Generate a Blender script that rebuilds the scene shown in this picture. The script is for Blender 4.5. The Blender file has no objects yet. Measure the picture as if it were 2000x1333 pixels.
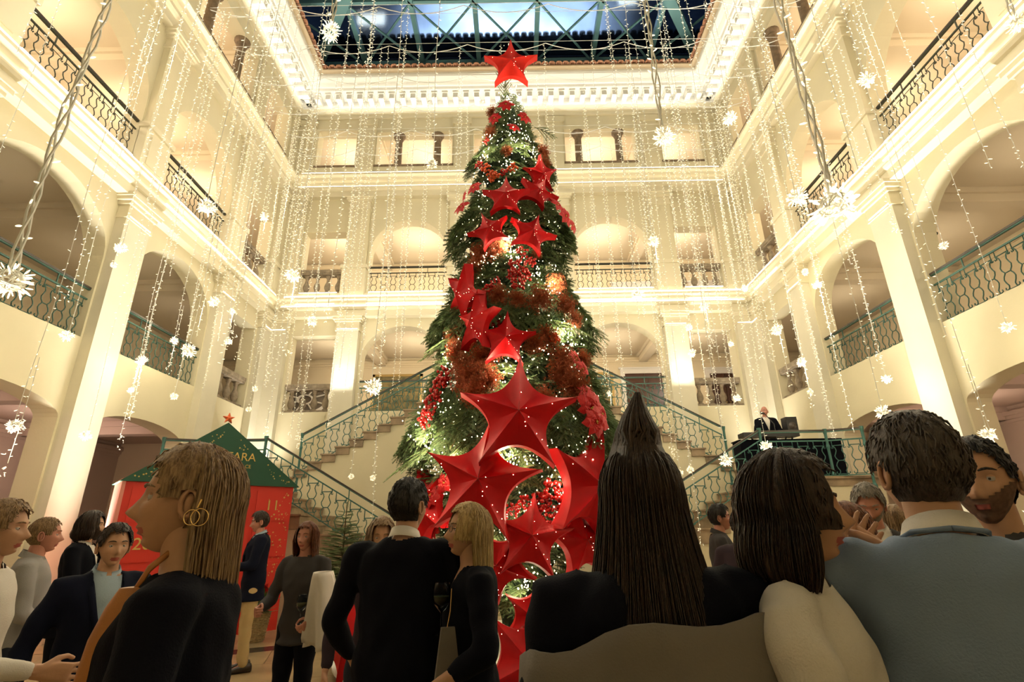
import bpy, bmesh, math, random
import numpy as np
from mathutils import Vector, Matrix, noise
C = bpy.context.scene.collection
sc = bpy.context.scene
R = math.radians
rng = random.Random(7)

# ------------------------------------------------------------------ camera
CX, CZ = 0.045, 1.6                     # eye position (y = 0)
FPX, TILT, ROLL, YAW = 1014.5, R(19.785), R(-0.896), R(-0.1256)
_F = Vector((math.sin(YAW) * math.cos(TILT), math.cos(YAW) * math.cos(TILT), math.sin(TILT)))
_r = Vector((math.cos(YAW), -math.sin(YAW), 0)); _u = _r.cross(_F)
_R = _r * math.cos(ROLL) + _u * math.sin(ROLL); _U = -_r * math.sin(ROLL) + _u * math.cos(ROLL)
cam = bpy.data.cameras.new('camera'); cam.lens = FPX / 2000 * 36; cam.sensor_width = 36
cam.clip_start = 0.05; cam.clip_end = 200
camo = bpy.data.objects.new('camera', cam); C.objects.link(camo)
camo.matrix_world = Matrix(((_R.x, _U.x, -_F.x, CX), (_R.y, _U.y, -_F.y, 0), (_R.z, _U.z, -_F.z, CZ), (0, 0, 0, 1)))
sc.camera = camo

def ray(px, py):
    return _R * ((px - 1000) / FPX) + _U * ((666.5 - py) / FPX) + _F
def at(px, py, Y):                      # the point of the photo's pixel that lies Y metres ahead
    d = ray(px, py); t = Y / d.y
    return Vector((CX + d.x * t, Y, CZ + d.z * t))

# ------------------------------------------------------------------ world, exposure, main lights
w = bpy.data.worlds.new('night_sky'); sc.world = w; w.use_nodes = True
bg = w.node_tree.nodes['Background']; bg.inputs[0].default_value = (0.10, 0.16, 0.30, 1); bg.inputs[1].default_value = 0.12
sc.view_settings.view_transform = 'Standard'; sc.view_settings.look = 'None'
sc.view_settings.gamma = 1; sc.view_settings.use_curve_mapping = False
sc.view_settings.exposure = 0.27
sc.cycles.use_denoising = True
sc.cycles.adaptive_threshold = 0.12; sc.cycles.adaptive_min_samples = 10; sc.cycles.max_bounces = 4; sc.cycles.diffuse_bounces = 2; sc.cycles.glossy_bounces = 2
sc.cycles.transmission_bounces = 4; sc.cycles.sample_clamp_indirect = 4
WARM = (1.0, 0.90, 0.72); WHITE = (1.0, 0.96, 0.86); GOLD = (1.0, 0.86, 0.66)

def light(name, kind, loc, power, color=WARM, size=0.3, rot=None, size_y=None, spot=None, blend=0.6, spread=None):
    l = bpy.data.lights.new(name, kind); l.energy = power; l.color = color
    if kind == 'AREA':
        l.size = size
        if size_y: l.shape = 'RECTANGLE'; l.size_y = size_y
        if spread: l.spread = spread
    else:
        l.shadow_soft_size = size
    if kind == 'SPOT': l.spot_size = spot; l.spot_blend = blend
    o = bpy.data.objects.new(name, l); C.objects.link(o); o.location = loc
    if rot is not None: o.rotation_euler = rot
    return o
WX, D, GZ = 7.575, 15.0, 0.0
Z = lambda z: z + CZ                     # heights were measured from eye level

def P(side, u, z, o):                    # wall coordinates: u along, z above eye level, o into the court
    if side == 'left': return (-WX + o, u, Z(z))
    if side == 'right': return (WX - o, u, Z(z))
    return (u, D - o, Z(z))
LP = dict(amb=1.0)
# galleries (ceiling lamps), per storey, left / right / back
for si, (zc, pl, pr, pb) in enumerate(((5.0, 10, 26, 50), (9.1, 85, 80, 80), (13.0, 75, 75, 80))):
    for u in (3.8, 7.2, 10.6, 13.6):
        light('gallery_lamp', 'POINT', P('left', u, zc, -2.0), pl, GOLD, 0.25)
        light('gallery_lamp', 'POINT', P('right', u, zc, -2.0), pr, GOLD, 0.25)
    for u in (-6.2, -3.3, 0, 3.3, 6.2):
        light('gallery_lamp', 'POINT', P('back', u, zc, -2.0), pb, (1, .90, .72), 0.25)
# the combined glow of the fairy-light curtains, in the air where the strands hang
for x, y, z, pw in ((-5.6, 6.5, 9.5, 70), (5.6, 6.5, 9.5, 75), (-5.4, 11.0, 9.5, 75), (5.4, 11.0, 9.5, 75), (-3.4, 12.6, 7.5, 60), (3.4, 12.6, 7.5, 60), (0, 12.9, 9.8, 60), (-5.6, 8.5, 5.6, 55), (5.6, 8.5, 5.6, 60), (-4.8, 3.6, 8.2, 45), (4.8, 3.6, 8.2, 50), (0, 11.0, 13.2, 90), (-5, 5, 12.9, 60), (5, 5, 12.9, 60)):
    light('fairy_light_glow', 'POINT', (x, y, z), pw, (1, .92, .74), 0.6)
# lamps on the frieze ledge that wash the eaves
light('eaves_wash', 'AREA', P('back', 0, 14.2, .42), 45, WHITE, 13.5, size_y=.08, rot=(R(180), 0, 0))
light('eaves_wash', 'AREA', P('left', 9, 14.2, .42), 38, WHITE, 11, size_y=.08, rot=(R(180), 0, R(90)))
light('eaves_wash', 'AREA', P('right', 9, 14.2, .42), 38, WHITE, 11, size_y=.08, rot=(R(180), 0, R(90)))
for u in (3.5, 7.3, 11.0):
    light('arcade_lamp', 'POINT', P('left', u, 1.6, -2.2), 35, (1, .72, .6), 0.25)
    light('arcade_lamp', 'POINT', P('right', u, 1.6, -2.2), 28, (1, .72, .55), 0.25)
# ground uplights grazing the giant pilasters
for s in ('left', 'right'):
    for u, pw in ((5.49, 60), (8.9, 85), (12.3, 95), (14.2, 70)):
        a = light('pilaster_uplight', 'AREA', P(s, u, -1.45, 0.80), pw * 1.1, WHITE, 0.5, size_y=0.12, spread=R(45),
                  rot=(0, R(180 + 6) if s == 'left' else R(180 - 6), 0))
for u in (-6.9, -5.02, -1.6, 1.6, 5.02, 6.9):
    light('pilaster_uplight', 'AREA', P('back', u, 3.45 if abs(u) < 5.5 else 1.1, 0.5), 22, WHITE, 0.6, size_y=0.12, spread=R(80), rot=(R(184), 0, 0))

# ------------------------------------------------------------------ materials
def mat(name, col, rough=0.7, metal=0.0, var=0.0, scale=6.0, bump=0.0, bscale=40.0, emit=0, ecol=None, sheen=0, stretch=None, col2=None, spec=None, sub=0):
    m = bpy.data.materials.new(name); m.use_nodes = True
    nt = m.node_tree; b = nt.nodes['Principled BSDF']
    b.inputs['Base Color'].default_value = (*col, 1); b.inputs['Roughness'].default_value = rough
    b.inputs['Metallic'].default_value = metal
    if spec is not None: b.inputs['Specular IOR Level'].default_value = spec
    if sheen: b.inputs['Sheen Weight'].default_value = sheen
    if emit:
        b.inputs['Emission Color'].default_value = (*(ecol or col), 1); b.inputs['Emission Strength'].default_value = emit
    if var or col2 or bump:
        tc = nt.nodes.new('ShaderNodeTexCoord'); src = tc.outputs['Object']
        if stretch:
            mp = nt.nodes.new('ShaderNodeMapping'); mp.inputs['Scale'].default_value = stretch
            nt.links.new(src, mp.inputs[0]); src = mp.outputs[0]
    if var or col2:
        n = nt.nodes.new('ShaderNodeTexNoise'); n.inputs['Scale'].default_value = scale; n.inputs['Detail'].default_value = 6
        nt.links.new(src, n.inputs['Vector'])
        r = nt.nodes.new('ShaderNodeValToRGB'); c2 = col2 or tuple(max(0, c * (1 - var)) for c in col)
        r.color_ramp.elements[0].position = 0.35; r.color_ramp.elements[1].position = 0.68
        r.color_ramp.elements[0].color = (*c2, 1); r.color_ramp.elements[1].color = (*col, 1)
        nt.links.new(n.outputs['Fac'], r.inputs[0]); nt.links.new(r.outputs[0], b.inputs['Base Color'])
    if bump:
        n2 = nt.nodes.new('ShaderNodeTexNoise'); n2.inputs['Scale'].default_value = bscale; n2.inputs['Detail'].default_value = 4
        nt.links.new(src, n2.inputs['Vector'])
        bp = nt.nodes.new('ShaderNodeBump'); bp.inputs['Strength'].default_value = bump; bp.inputs['Distance'].default_value = 0.01
        nt.links.new(n2.outputs['Fac'], bp.inputs['Height']); nt.links.new(bp.outputs[0], b.inputs['Normal'])
    if emit: m.cycles.emission_sampling = 'NONE'
    return m
M = dict(
    wall=mat('cream_plaster', (.80, .71, .48), .85, var=.05, scale=1.2, bump=.15, bscale=25),
    trim=mat('ivory_moulding', (.84, .75, .53), .7, var=.04, scale=2),
    pil=mat('pilaster_plaster', (.82, .75, .57), .8, var=.08, scale=1.5, bump=.2, bscale=6),
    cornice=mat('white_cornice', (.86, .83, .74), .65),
    inner=mat('gallery_plaster', (.80, .66, .44), .85, var=.03, scale=1),
    pink=mat('arcade_plaster', (.70, .56, .46), .85, var=.04, scale=1),
    ceil=mat('gallery_ceiling', (.78, .66, .47), .9),
    stone=mat('carved_stone', (.42, .33, .23), .85, var=.4, scale=9, bump=.4, bscale=30),
    brownstone=mat('brown_column_stone', (.30, .21, .13), .8, var=.4, scale=7, bump=.4),
    marble=mat('brown_step_marble', (.46, .33, .20), .5, var=.45, scale=4, bump=.1),
    floor=mat('floor_marble', (.50, .36, .19), .28, var=.35, scale=2.2),
    floordark=mat('dark_marble_band', (.035, .03, .03), .25),
    iron=mat('green_painted_iron', (.045, .115, .085), .45, metal=.2),
    irong=mat('teal_painted_iron', (.065, .18, .15), .45, metal=.2),
    ironk=mat('dark_iron', (.06, .065, .045), .45, metal=.2),
    railw=mat('dark_handrail', (.06, .045, .035), .35),
    teal=mat('teal_steel_beam', (.14, .30, .31), .45, metal=.2),
    cable=mat('white_cable', (.82, .80, .72), .5),
    terra=mat('terracotta_tile', (.62, .30, .17), .8, var=.4, scale=12, bump=.3),
    darktile=mat('dark_roof', (.012, .013, .018), .8),
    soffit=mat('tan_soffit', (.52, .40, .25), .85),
    glass=None,
    led=mat('led_strip', (1, .95, .8), .5, emit=2.6, ecol=(1, .95, .82)),
    bulb=mat('warm_bulb', (1, .9, .7), .4, emit=1.35, ecol=(1, .90, .60)),
    bulbt=mat('tree_bulb', (1, .9, .7), .4, emit=9.0, ecol=(1, .86, .55)),
    wood=mat('dark_mahogany', (.10, .035, .018), .35, var=.4, scale=3, stretch=(1, 1, 8)),
    frame=mat('gilt_frame', (.50, .34, .12), .4, metal=.4),
    black=mat('black_plastic', (.012, .012, .014), .4),
    white=mat('white_paint', (.82, .76, .68), .6),
)
def glassmat():
    m = bpy.data.materials.new('roof_glass'); m.use_nodes = True; nt = m.node_tree
    b = nt.nodes['Principled BSDF']; b.inputs['Base Color'].default_value = (.75, .85, .95, 1)
    b.inputs['Roughness'].default_value = .12; b.inputs['Transmission Weight'].default_value = 1.0; b.inputs['IOR'].default_value = 1.25
    return m
M['glass'] = glassmat()

# ------------------------------------------------------------------ helpers
class MB:
    def __init__(s): s.v = []; s.f = []; s.mi = []; s.m = 0
    def add(s, vs, fs, m=None):
        n = len(s.v); s.v += [tuple(v) for v in vs]; s.f += [tuple(i + n for i in f) for f in fs]
        s.mi += [s.m if m is None else m] * len(fs)
    def box(s, a, b, m=None):
        x0, y0, z0 = a; x1, y1, z1 = b
        s.add([(x0, y0, z0), (x1, y0, z0), (x1, y1, z0), (x0, y1, z0), (x0, y0, z1), (x1, y0, z1), (x1, y1, z1), (x0, y1, z1)],
              [(0, 3, 2, 1), (4, 5, 6, 7), (0, 1, 5, 4), (1, 2, 6, 5), (2, 3, 7, 6), (3, 0, 4, 7)], m)
    def hexa(s, pts, m=None):           # 8 points: bottom ring, top ring
        s.add(pts, [(0, 3, 2, 1), (4, 5, 6, 7), (0, 1, 5, 4), (1, 2, 6, 5), (2, 3, 7, 6), (3, 0, 4, 7)], m)
    def pbox(s, side, u0, u1, z0, z1, o0, o1, m=None):
        s.hexa([P(side, u0, z0, o0), P(side, u1, z0, o0), P(side, u1, z0, o1), P(side, u0, z0, o1),
                P(side, u0, z1, o0), P(side, u1, z1, o0), P(side, u1, z1, o1), P(side, u0, z1, o1)], m)
    def tube(s, pts, r, n=6, cap=True, m=None, flat=1.0):
        pts = [Vector(p) for p in pts]; rr = r if isinstance(r, (list, tuple)) else [r] * len(pts)
        rings = []; base = len(s.v); prev = None
        for i, p in enumerate(pts):
            a = pts[max(0, i - 1)]; b = pts[min(len(pts) - 1, i + 1)]; t = (b - a)
            t = t.normalized() if t.length > 1e-9 else Vector((0, 0, 1))
            if prev is None:
                x = t.cross(Vector((0, 1, 0)) if abs(t.y) < .9 else Vector((1, 0, 0))).normalized()
            else:
                x = prev - t * prev.dot(t); x = x.normalized() if x.length > 1e-6 else t.orthogonal().normalized()
            prev = x; y = t.cross(x)
            for k in range(n):
                an = 2 * math.pi * k / n
                s.v.append(tuple(p + x * (math.cos(an) * rr[i]) + y * (math.sin(an) * rr[i] * flat)))
        fs = []
        for i in range(len(pts) - 1):
            for k in range(n):
                fs.append((base + i * n + k, base + i * n + (k + 1) % n, base + (i + 1) * n + (k + 1) % n, base + (i + 1) * n + k))
        if cap:
            fs.append(tuple(base + k for k in reversed(range(n)))); fs.append(tuple(base + (len(pts) - 1) * n + k for k in range(n)))
        s.f += fs; s.mi += [s.m if m is None else m] * len(fs)
    def lathe(s, prof, c=(0, 0, 0), n=12, m=None):   # prof: (r, z)
        base = len(s.v)
        for r, z in prof:
            for k in range(n):
                an = 2 * math.pi * k / n; s.v.append((c[0] + r * math.cos(an), c[1] + r * math.sin(an), c[2] + z))
        fs = []
        for i in range(len(prof) - 1):
            for k in range(n):
                fs.append((base + i * n + k, base + i * n + (k + 1) % n, base + (i + 1) * n + (k + 1) % n, base + (i + 1) * n + k))
        fs.append(tuple(base + k for k in reversed(range(n)))); fs.append(tuple(base + (len(prof) - 1) * n + k for k in range(n)))
        s.f += fs; s.mi += [s.m if m is None else m] * len(fs)
    def ball(s, c, r, n=8, k=5, m=None):
        if not isinstance(r, (tuple, list)): r = (r, r, r)
        prof = []; base = len(s.v)
        for i in range(1, k):
            th = math.pi * i / k
            for j in range(n):
                an = 2 * math.pi * j / n
                s.v.append((c[0] + r[0] * math.sin(th) * math.cos(an), c[1] + r[1] * math.sin(th) * math.sin(an), c[2] - r[2] * math.cos(th)))
        a = len(s.v); s.v += [(c[0], c[1], c[2] - r[2]), (c[0], c[1], c[2] + r[2])]; fs = []
        for i in range(k - 2):
            for j in range(n):
                fs.append((base + i * n + j, base + i * n + (j + 1) % n, base + (i + 1) * n + (j + 1) % n, base + (i + 1) * n + j))
        for j in range(n):
            fs.append((a, base + (j + 1) % n, base + j)); fs.append((a + 1, base + (k - 2) * n + j, base + (k - 2) * n + (j + 1) % n))
        s.f += fs; s.mi += [s.m if m is None else m] * len(fs)
    def mesh(s, name, mats, smooth=False):
        me = bpy.data.meshes.new(name); me.from_pydata(s.v, [], s.f)
        for m in (mats if isinstance(mats, (list, tuple)) else [mats]): me.materials.append(m)
        if any(s.mi): me.polygons.foreach_set('material_index', s.mi)
        if smooth: me.polygons.foreach_set('use_smooth', [True] * len(s.f))
        me.update(); return me
    def build(s, name, mats, parent=None, smooth=False, loc=None, **kw):
        return link(name, s.mesh(name, mats, smooth), parent, loc, **kw)
def link(name, me, parent=None, loc=None, rot=None, label=None, cat=None, group=None, kind=None):
    o = bpy.data.objects.new(name, me); C.objects.link(o)
    if parent: o.parent = parent
    if loc is not None: o.location = loc
    if rot is not None: o.rotation_euler = rot
    tag(o, label, cat, group, kind); return o
def tag(o, label=None, cat=None, group=None, kind=None):
    if label: o['label'] = label
    if cat: o['category'] = cat
    if group: o['group'] = group
    if kind: o['kind'] = kind
    return o
def thing(name, label, cat, loc=(0, 0, 0), rz=0, group=None, kind=None):
    return link(name, None, None, loc, (0, 0, rz), label, cat, group, kind)

# ------------------------------------------------------------------ the court walls
SIDES = ('left', 'right', 'back')
OP = dict(A=(5.87, 8.53), B=(9.28, 11.95), C=(12.68, 14.32), N=(2.46, 5.12))
WALL = {}
def arch_pts(a, b, zs, zt, n=18):
    c, h = (a + b) / 2, (b - a) / 2
    return [(c - h * math.cos(math.pi * i / n), zs + (zt - zs) * math.sin(math.pi * i / n)) for i in range(n + 1)]
def panel(mb, side, u0, u1, z0, z1, a, b, za, zs, zt, th=.42):
    """a wall panel with one opening (arched when zt > zs), with its reveal and inner face"""
    top = arch_pts(a, b, zs, zt) if zt > zs else [(a, zs), (b, zs)]
    def quad(p, q, r, s_, o):
        mb.add([P(side, *p, o), P(side, *q, o), P(side, *r, o), P(side, *s_, o)], [(0, 1, 2, 3)])
    for o in (0, -th):
        quad((u0, z0), (a, z0), (a, z1), (u0, z1), o); quad((b, z0), (u1, z0), (u1, z1), (b, z1), o)
        if za > z0: quad((a, z0), (b, z0), (b, za), (a, za), o)
        for (x0, y0), (x1, y1) in zip(top[:-1], top[1:]): quad((x0, y0), (x1, y1), (x1, z1), (x0, z1), o)
    ring = [(a, za)] + top + [(b, za)]
    for (x0, y0), (x1, y1) in zip(ring, ring[1:] + ring[:1]):
        mb.add([P(side, x0, y0, 0), P(side, x1, y1, 0), P(side, x1, y1, -th), P(side, x0, y0, -th)], [(0, 1, 2, 3)])
def solid(mb, side, u0, u1, z0, z1): mb.pbox(side, u0, u1, z0, z1, -.42, 0)
def run(mb, side, u0, u1, prof, m0=None, m1=None, m=None):
    """extrude a moulding profile [(o, z)] along the wall; m0 / m1 mitre the ends"""
    n = len(prof); vs = []
    for (o, z) in prof:
        vs.append(P(side, u0 + (o if m0 else 0), z, o))
    for (o, z) in prof:
        vs.append(P(side, u1 - (o if m1 else 0), z, o))
    fs = [(i, i + 1, n + i + 1, n + i) for i in range(n - 1)]
    fs += [tuple(range(n))[::-1], tuple(range(n, 2 * n))]
    mb.add(vs, fs, m)
F1, F2, F3 = 3.28, 7.12, 12.02            # sill / balcony levels above the eye
TOPZ = 14.3
def gap_panels(mb, side, u0, u1, z0, z1, ops):
    """row of panels between u0 and u1; ops = [(a, b, za, zs, zt)]"""
    cuts = [u0] + [(p[1] + q[0]) / 2 for p, q in zip(ops[:-1], ops[1:])] + [u1]
    for k, (a, b, za, zs, zt) in enumerate(ops): panel(mb, side, cuts[k], cuts[k + 1], z0, z1, a, b, za, zs, zt)
for side in SIDES:
    mb = MB()
    if side != 'back':
        A, B_, C_, N_ = OP['A'], OP['B'], OP['C'], OP['N']; UE = (-3.0, 15.42)
        N2 = (-.95, 1.71)
        gap_panels(mb, side, *UE, -1.6, 2.6, [(*N2, -1.6, 1.85, 2.2), (*N_, -1.6, 1.85, 2.2), (*A, -1.6, 1.85, 2.2), (*B_, -1.6, 1.85, 2.2)])
        gap_panels(mb, side, *UE, 2.6, 6.6, [(*N2, F1, 4.9, 5.95), (*N_, F1, 4.9, 5.95), (*A, F1, 4.9, 5.95), (*B_, F1, 4.9, 5.95), (*C_, F1, 5.67, 5.67)])
        gap_panels(mb, side, *UE, 6.6, 11.2, [(*N2, F2, 8.5, 9.78), (*N_, F2, 8.5, 9.78), (*A, F2, 8.5, 9.78), (*B_, F2, 8.5, 9.78), (*C_, F2, 9.35, 9.35)])
        gap_panels(mb, side, *UE, 11.2, 15.0, [(*N2, F3, 13.6, 13.6), (*N_, F3, 13.6, 13.6), (*A, F3, 13.6, 13.6), (*B_, F3, 13.6, 13.6), (C_[0] + .1, C_[1] - .1, F3, 13.6, 13.6)])
    else:
        rl, rr, al, ar, ce = (-6.8, -5.42), (5.42, 6.8), (-4.6, -2.06), (2.06, 4.6), (-1.25, 1.25)
        solid(mb, side, -WX - .42, WX + .42, -1.6, 2.6)
        gap_panels(mb, side, -WX, WX, 2.6, 6.6, [(*rl, F1, 5.67, 5.67), (*al, F1, 4.9, 5.95), (*ce, F1, 4.9, 5.95), (*ar, F1, 4.9, 5.95), (*rr, F1, 5.67, 5.67)])
        gap_panels(mb, side, -WX, WX, 6.6, 11.2, [(*rl, F2, 9.35, 9.35), (*al, F2, 8.5, 9.78), (*ce, F2, 8.5, 9.78), (*ar, F2, 8.5, 9.78), (*rr, F2, 9.35, 9.35)])
        gap_panels(mb, side, -WX, WX, 11.2, 15.0, [(*rl, F3, 13.55, 13.55), (-4.7, -2.0, F3, 13.45, 13.45), (*ce, F3, 13.45, 13.45), (2.0, 4.5, F3, 13.45, 13.45), (*rr, F3, 13.55, 13.55)])
    WALL[side] = mb.build('wall_' + side, M['wall'], kind='structure')
    bpy.data.objects['wall_' + side]
# pilasters (children of their wall), pedestals, capitals
def cap_prof(o): return [(o, 0), (o + .03, .02), (o + .03, .10), (o + .05, .12), (o + .05, .30), (o + .10, .36), (o + .13, .42), (o + .13, .47), (0, .47)]
def pilaster(side, u0, u1, o=.2):
    w_ = WALL[side]
    mb = MB(); mb.pbox(side, u0, u1, -1.6, 5.75, -.01, o)
    mb.pbox(side, u0 - .05, u1 + .05, -1.6, -1.15, -.01, o + .05)
    mb.build('pilaster', M['pil'], w_)
    mb = MB()
    for (z, h, e) in ((5.75, .06, .03), (5.83, .2, .015), (6.03, .07, .06), (6.10, .08, .11), (6.18, .05, .14)):
        mb.pbox(side, u0 - e, u1 + e, z, z + h + .03, 0, o + e)
    mb.build('capital', M['trim'], w_)
    mb = MB(); mb.pbox(side, u0 - .04, u1 + .04, 6.85, 7.9, -.01, o - .02); mb.pbox(side, u0 - .08, u1 + .08, 7.9, 8.02, 0, o + .03)
    mb.pbox(side, u0 + .1, u1 - .1, 7.1, 7.75, 0, o)
    mb.build('pedestal', M['trim'], w_)
    mb = MB(); mb.pbox(side, u0, u1, 8.0, 10.2, -.01, o - .05); mb.build('upper_pilaster', M['wall'], w_)
    mb = MB()
    for (z, h, e) in ((10.12, .05, .03), (10.2, .2, .0), (10.40, .07, .05), (10.47, .08, .10), (10.55, .05, .13)):
        mb.pbox(side, u0 - e, u1 + e, z, z + h + .03, 0, o - .05 + e)
    mb.build('upper_capital', M['trim'], w_)
    mb = MB(); mb.pbox(side, u0 + .06, u1 - .06, 11.5, 13.75, -.01, .09); mb.pbox(side, u0, u1, 13.7, 13.95, -.01, .13)
    mb.build('attic_pilaster', M['wall'], w_)
PS = ((-1.66, -1.0), (1.75, 2.41), (5.16, 5.82), (8.57, 9.23), (11.98, 12.63), (14.4, 15.0)); PBK = ((-7.575, -6.88), (-5.36, -4.68), (-1.99, -1.32), (1.32, 1.99), (4.68, 5.36), (6.88, 7.575))
for u in PS: pilaster('left', *u); pilaster('right', *u)
for u in PBK: pilaster('back', *u)
# continuous entablatures
E1 = [(0, 6.22), (.22, 6.22), (.22, 6.42), (.27, 6.44), (.30, 6.49), (.30, 6.52), (.16, 6.54), (.16, 6.60), (.24, 6.64), (.30, 6.70), (.38, 6.74), (.38, 6.80), (.2, 6.86), (0, 6.88)]
E2 = [(0, 10.62), (.18, 10.62), (.18, 10.84), (.22, 10.86), (.26, 10.92), (.26, 10.97), (.12, 11.0), (.12, 11.22), (.2, 11.26), (.26, 11.34), (.36, 11.38), (.36, 11.45), (.18, 11.5), (0, 11.52)]
E0 = [(0, 6.88), (.1, 6.88), (.1, 7.05), (0, 7.08)]
E3 = [(0, 14.05), (.05, 14.05), (.05, 14.2), (.09, 14.22), (.12, 14.3), (.14, 14.42), (0, 14.42)]
CO = [(0, 14.42), (.16, 14.42), (.16, 14.72), (.62, 14.78), (.66, 14.86), (.70, 14.88), (.80, 14.98), (.93, 15.06), (.95, 15.1), (.95, 15.22), (0, 15.22)]
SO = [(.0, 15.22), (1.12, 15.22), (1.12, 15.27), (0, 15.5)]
k = 0
for side in SIDES:
    u0, u1 = (-3, 15) if side != 'back' else (-WX, WX)
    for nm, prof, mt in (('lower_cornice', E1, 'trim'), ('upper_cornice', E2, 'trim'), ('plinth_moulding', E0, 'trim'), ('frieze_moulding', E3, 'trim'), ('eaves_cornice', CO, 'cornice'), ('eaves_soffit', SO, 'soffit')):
        mb = MB(); run(mb, side, u0, u1, prof, side == 'back', True)
        mb.build(nm, M[mt], WALL[side])
    # modillions
    m0 = MB(); n = int((u1 - u0) / .38)
    for i in range(n + 1):
        u = (u0 if side == 'back' else u1 - n * .38) + i * .38 - (.0 if side == 'back' else .25)
        if side != 'back' and u < 3.5: continue
        if side == 'back' and abs(u) > WX - .15: continue
        mb = MB(); mb.pbox(side, u - .085, u + .085, 14.5, 14.76, .15, .52); mb.pbox(side, u - .105, u + .105, 14.7, 14.78, .15, .56)
        mb.build('modillion', M['cornice'], WALL[side])
    # eaves tiles
    if side == 'back':
        n = 54; prm = [(-WX + 1.2 + (2 * WX - 2.4) * i / (n - 1)) for i in range(n)]
    else:
        n = 34; prm = [D - 1.2 - .245 * i for i in range(n)]
    prof = [(.11 * math.cos(a), .085 * math.sin(a)) for a in np.linspace(0, math.pi, 7)] + [(.085 * math.cos(a), .062 * math.sin(a)) for a in np.linspace(math.pi, 0, 7)]
    for u in prm:
        mb = MB(); vs = [P(side, u + p, 15.27 + q, 1.22) for p, q in prof] + [P(side, u + p, 15.45 + q, .3) for p, q in prof]; n_ = len(prof)
        mb.add(vs, [(i, (i + 1) % n_, n_ + (i + 1) % n_, n_ + i) for i in range(n_)] + [(i, i + 1, n_ - 2 - i, n_ - 1 - i) for i in range(6)])
        mb.build('roof_tile', M['terra'], WALL[side], smooth=False)
    # LED strips lying on the ledges, and small ones over the capitals
    segs = [(5.95, 8.4), (9.4, 11.85), (12.8, 14.2), (2.6, 5.0)] if side != 'back' else [(-6.7, -5.5), (-4.5, -2.15), (-1.2, 1.2), (2.15, 4.5), (5.5, 6.7)]
    for (zz, oo) in ((6.545, .20), (6.845, .30), (11.005, .16), (11.475, .28)):
        mb = MB(); run(mb, side, u0 + .2, u1 - .12, [(oo, zz), (oo + .035, zz), (oo + .035, zz + .03), (oo, zz + .03)], side == 'back', True)
        mb.build('led_strip', M['led'], WALL[side])
    for a, b in segs:
        for (zz, oo) in ((6.62, .245), (7.07, .105)):
            mb = MB(); mb.pbox(side, a, b, zz, zz + .02, oo, oo + .02); mb.build('led_strip', M['led'], WALL[side])
    for a, b in (PS[1:] if side != 'back' else PBK):
        for (zz, oo) in ((5.79, .215), (6.235, .31), (10.6, .25)):
            mb = MB(); mb.pbox(side, a + .03, b - .03, zz, zz + .02, oo, oo + .02); mb.build('led_strip', M['led'], WALL[side])

# galleries: slabs, ceilings and inner walls behind the arcades
def gallery(side, f, c, mtw='inner', mtc='ceil', depth=3.6):
    u0, u1 = (-3, 15.42) if side != 'back' else (-WX - .42 - depth, WX + .42 + depth)
    side_ = side
    mb = MB(); mb.pbox(side, u0, u1, f - .06, f, -depth - .42, -.0 - .42 + .41); mb.build('gallery_floor', M['marble'], WALL[side])
    mb = MB(); mb.pbox(side, u0, u1, c, c + .12, -depth - .42, -.42)
    mb.build('gallery_ceiling', M[mtc], WALL[side])
    mb = MB(); mb.pbox(side, u0, u1, f, c, -depth - .54, -depth - .42)
    for (h, e) in ((.05, .02), (.12, .06), (.2, .1)): mb.pbox(side, u0, u1, c - .42 + h, c - .36 + h * 1.2, -depth - .42, -depth - .42 + e)
    mb.build('gallery_wall', M[mtw], WALL[side])
    mb = MB()
    us = ((-1.33, 2.08, 5.49, 8.9, 12.3) if side != 'back' else (-5.0, -1.65, 1.65, 5.0))
    for u in us: mb.pbox(side, u - .16, u + .16, c - .3, c, -depth - .42, -.42)
    for u in us: mb.pbox(side, u - .22, u + .22, c - .12, c, -depth - .42, -.42)
    mb.build('ceiling_beam', M[mtc], WALL[side])
for side in SIDES:
    gallery(side, F1, 6.2); gallery(side, F2, 10.3); gallery(side, F3 - .1, 14.1)
for side in ('left', 'right'): gallery(side, -1.6, 2.5, 'pink', 'pink')
# wall behind the camera closes the court
mb = MB(); mb.box((-WX - .42, -3.2, 0), (WX + .42, -3.0, 16.8)); mb.build('wall_rear', M['wall'], kind='structure')
# attic columns in the wide third-floor openings
def shaft(side, u, z0, z1, r=.13):
    mb = MB(); x, y, _ = P(side, u, 0, -.2)
    h = z1 - z0
    mb.lathe([(r + .05, 0), (r + .05, .07), (r + .01, .12), (r, .16), (r * .92, h * .8), (r, h - .22), (r + .03, h - .18), (r + .02, h - .14), (r + .09, h - .05), (r + .09, h)], (x, y, Z(z0)), 16)
    mb.build('column', M['brownstone'], WALL[side], smooth=False)
for u in (-3.95, -2.55, -.6, .6, 2.5, 3.95): shaft('back', u, F3, 13.45)
for s in ('left', 'right'):
    for a, b in (OP['N'], OP['A'], OP['B']): shaft(s, a + .6, F3, 13.6); shaft(s, b - .6, F3, 13.6)
# sills
for side in SIDES:
    ops = [OP['N'], OP['A'], OP['B'], OP['C']] if side != 'back' else [(-6.8, -5.42), (-4.7, -2.0), (-1.25, 1.25), (2.0, 4.5), (5.42, 6.8)]
    for a, b in ops:
        mb = MB(); mb.pbox(side, a - .05, b + .05, F3 - .06, F3 + .01, -.42, .03); mb.build('window_sill', M['brownstone'], WALL[side])

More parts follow.
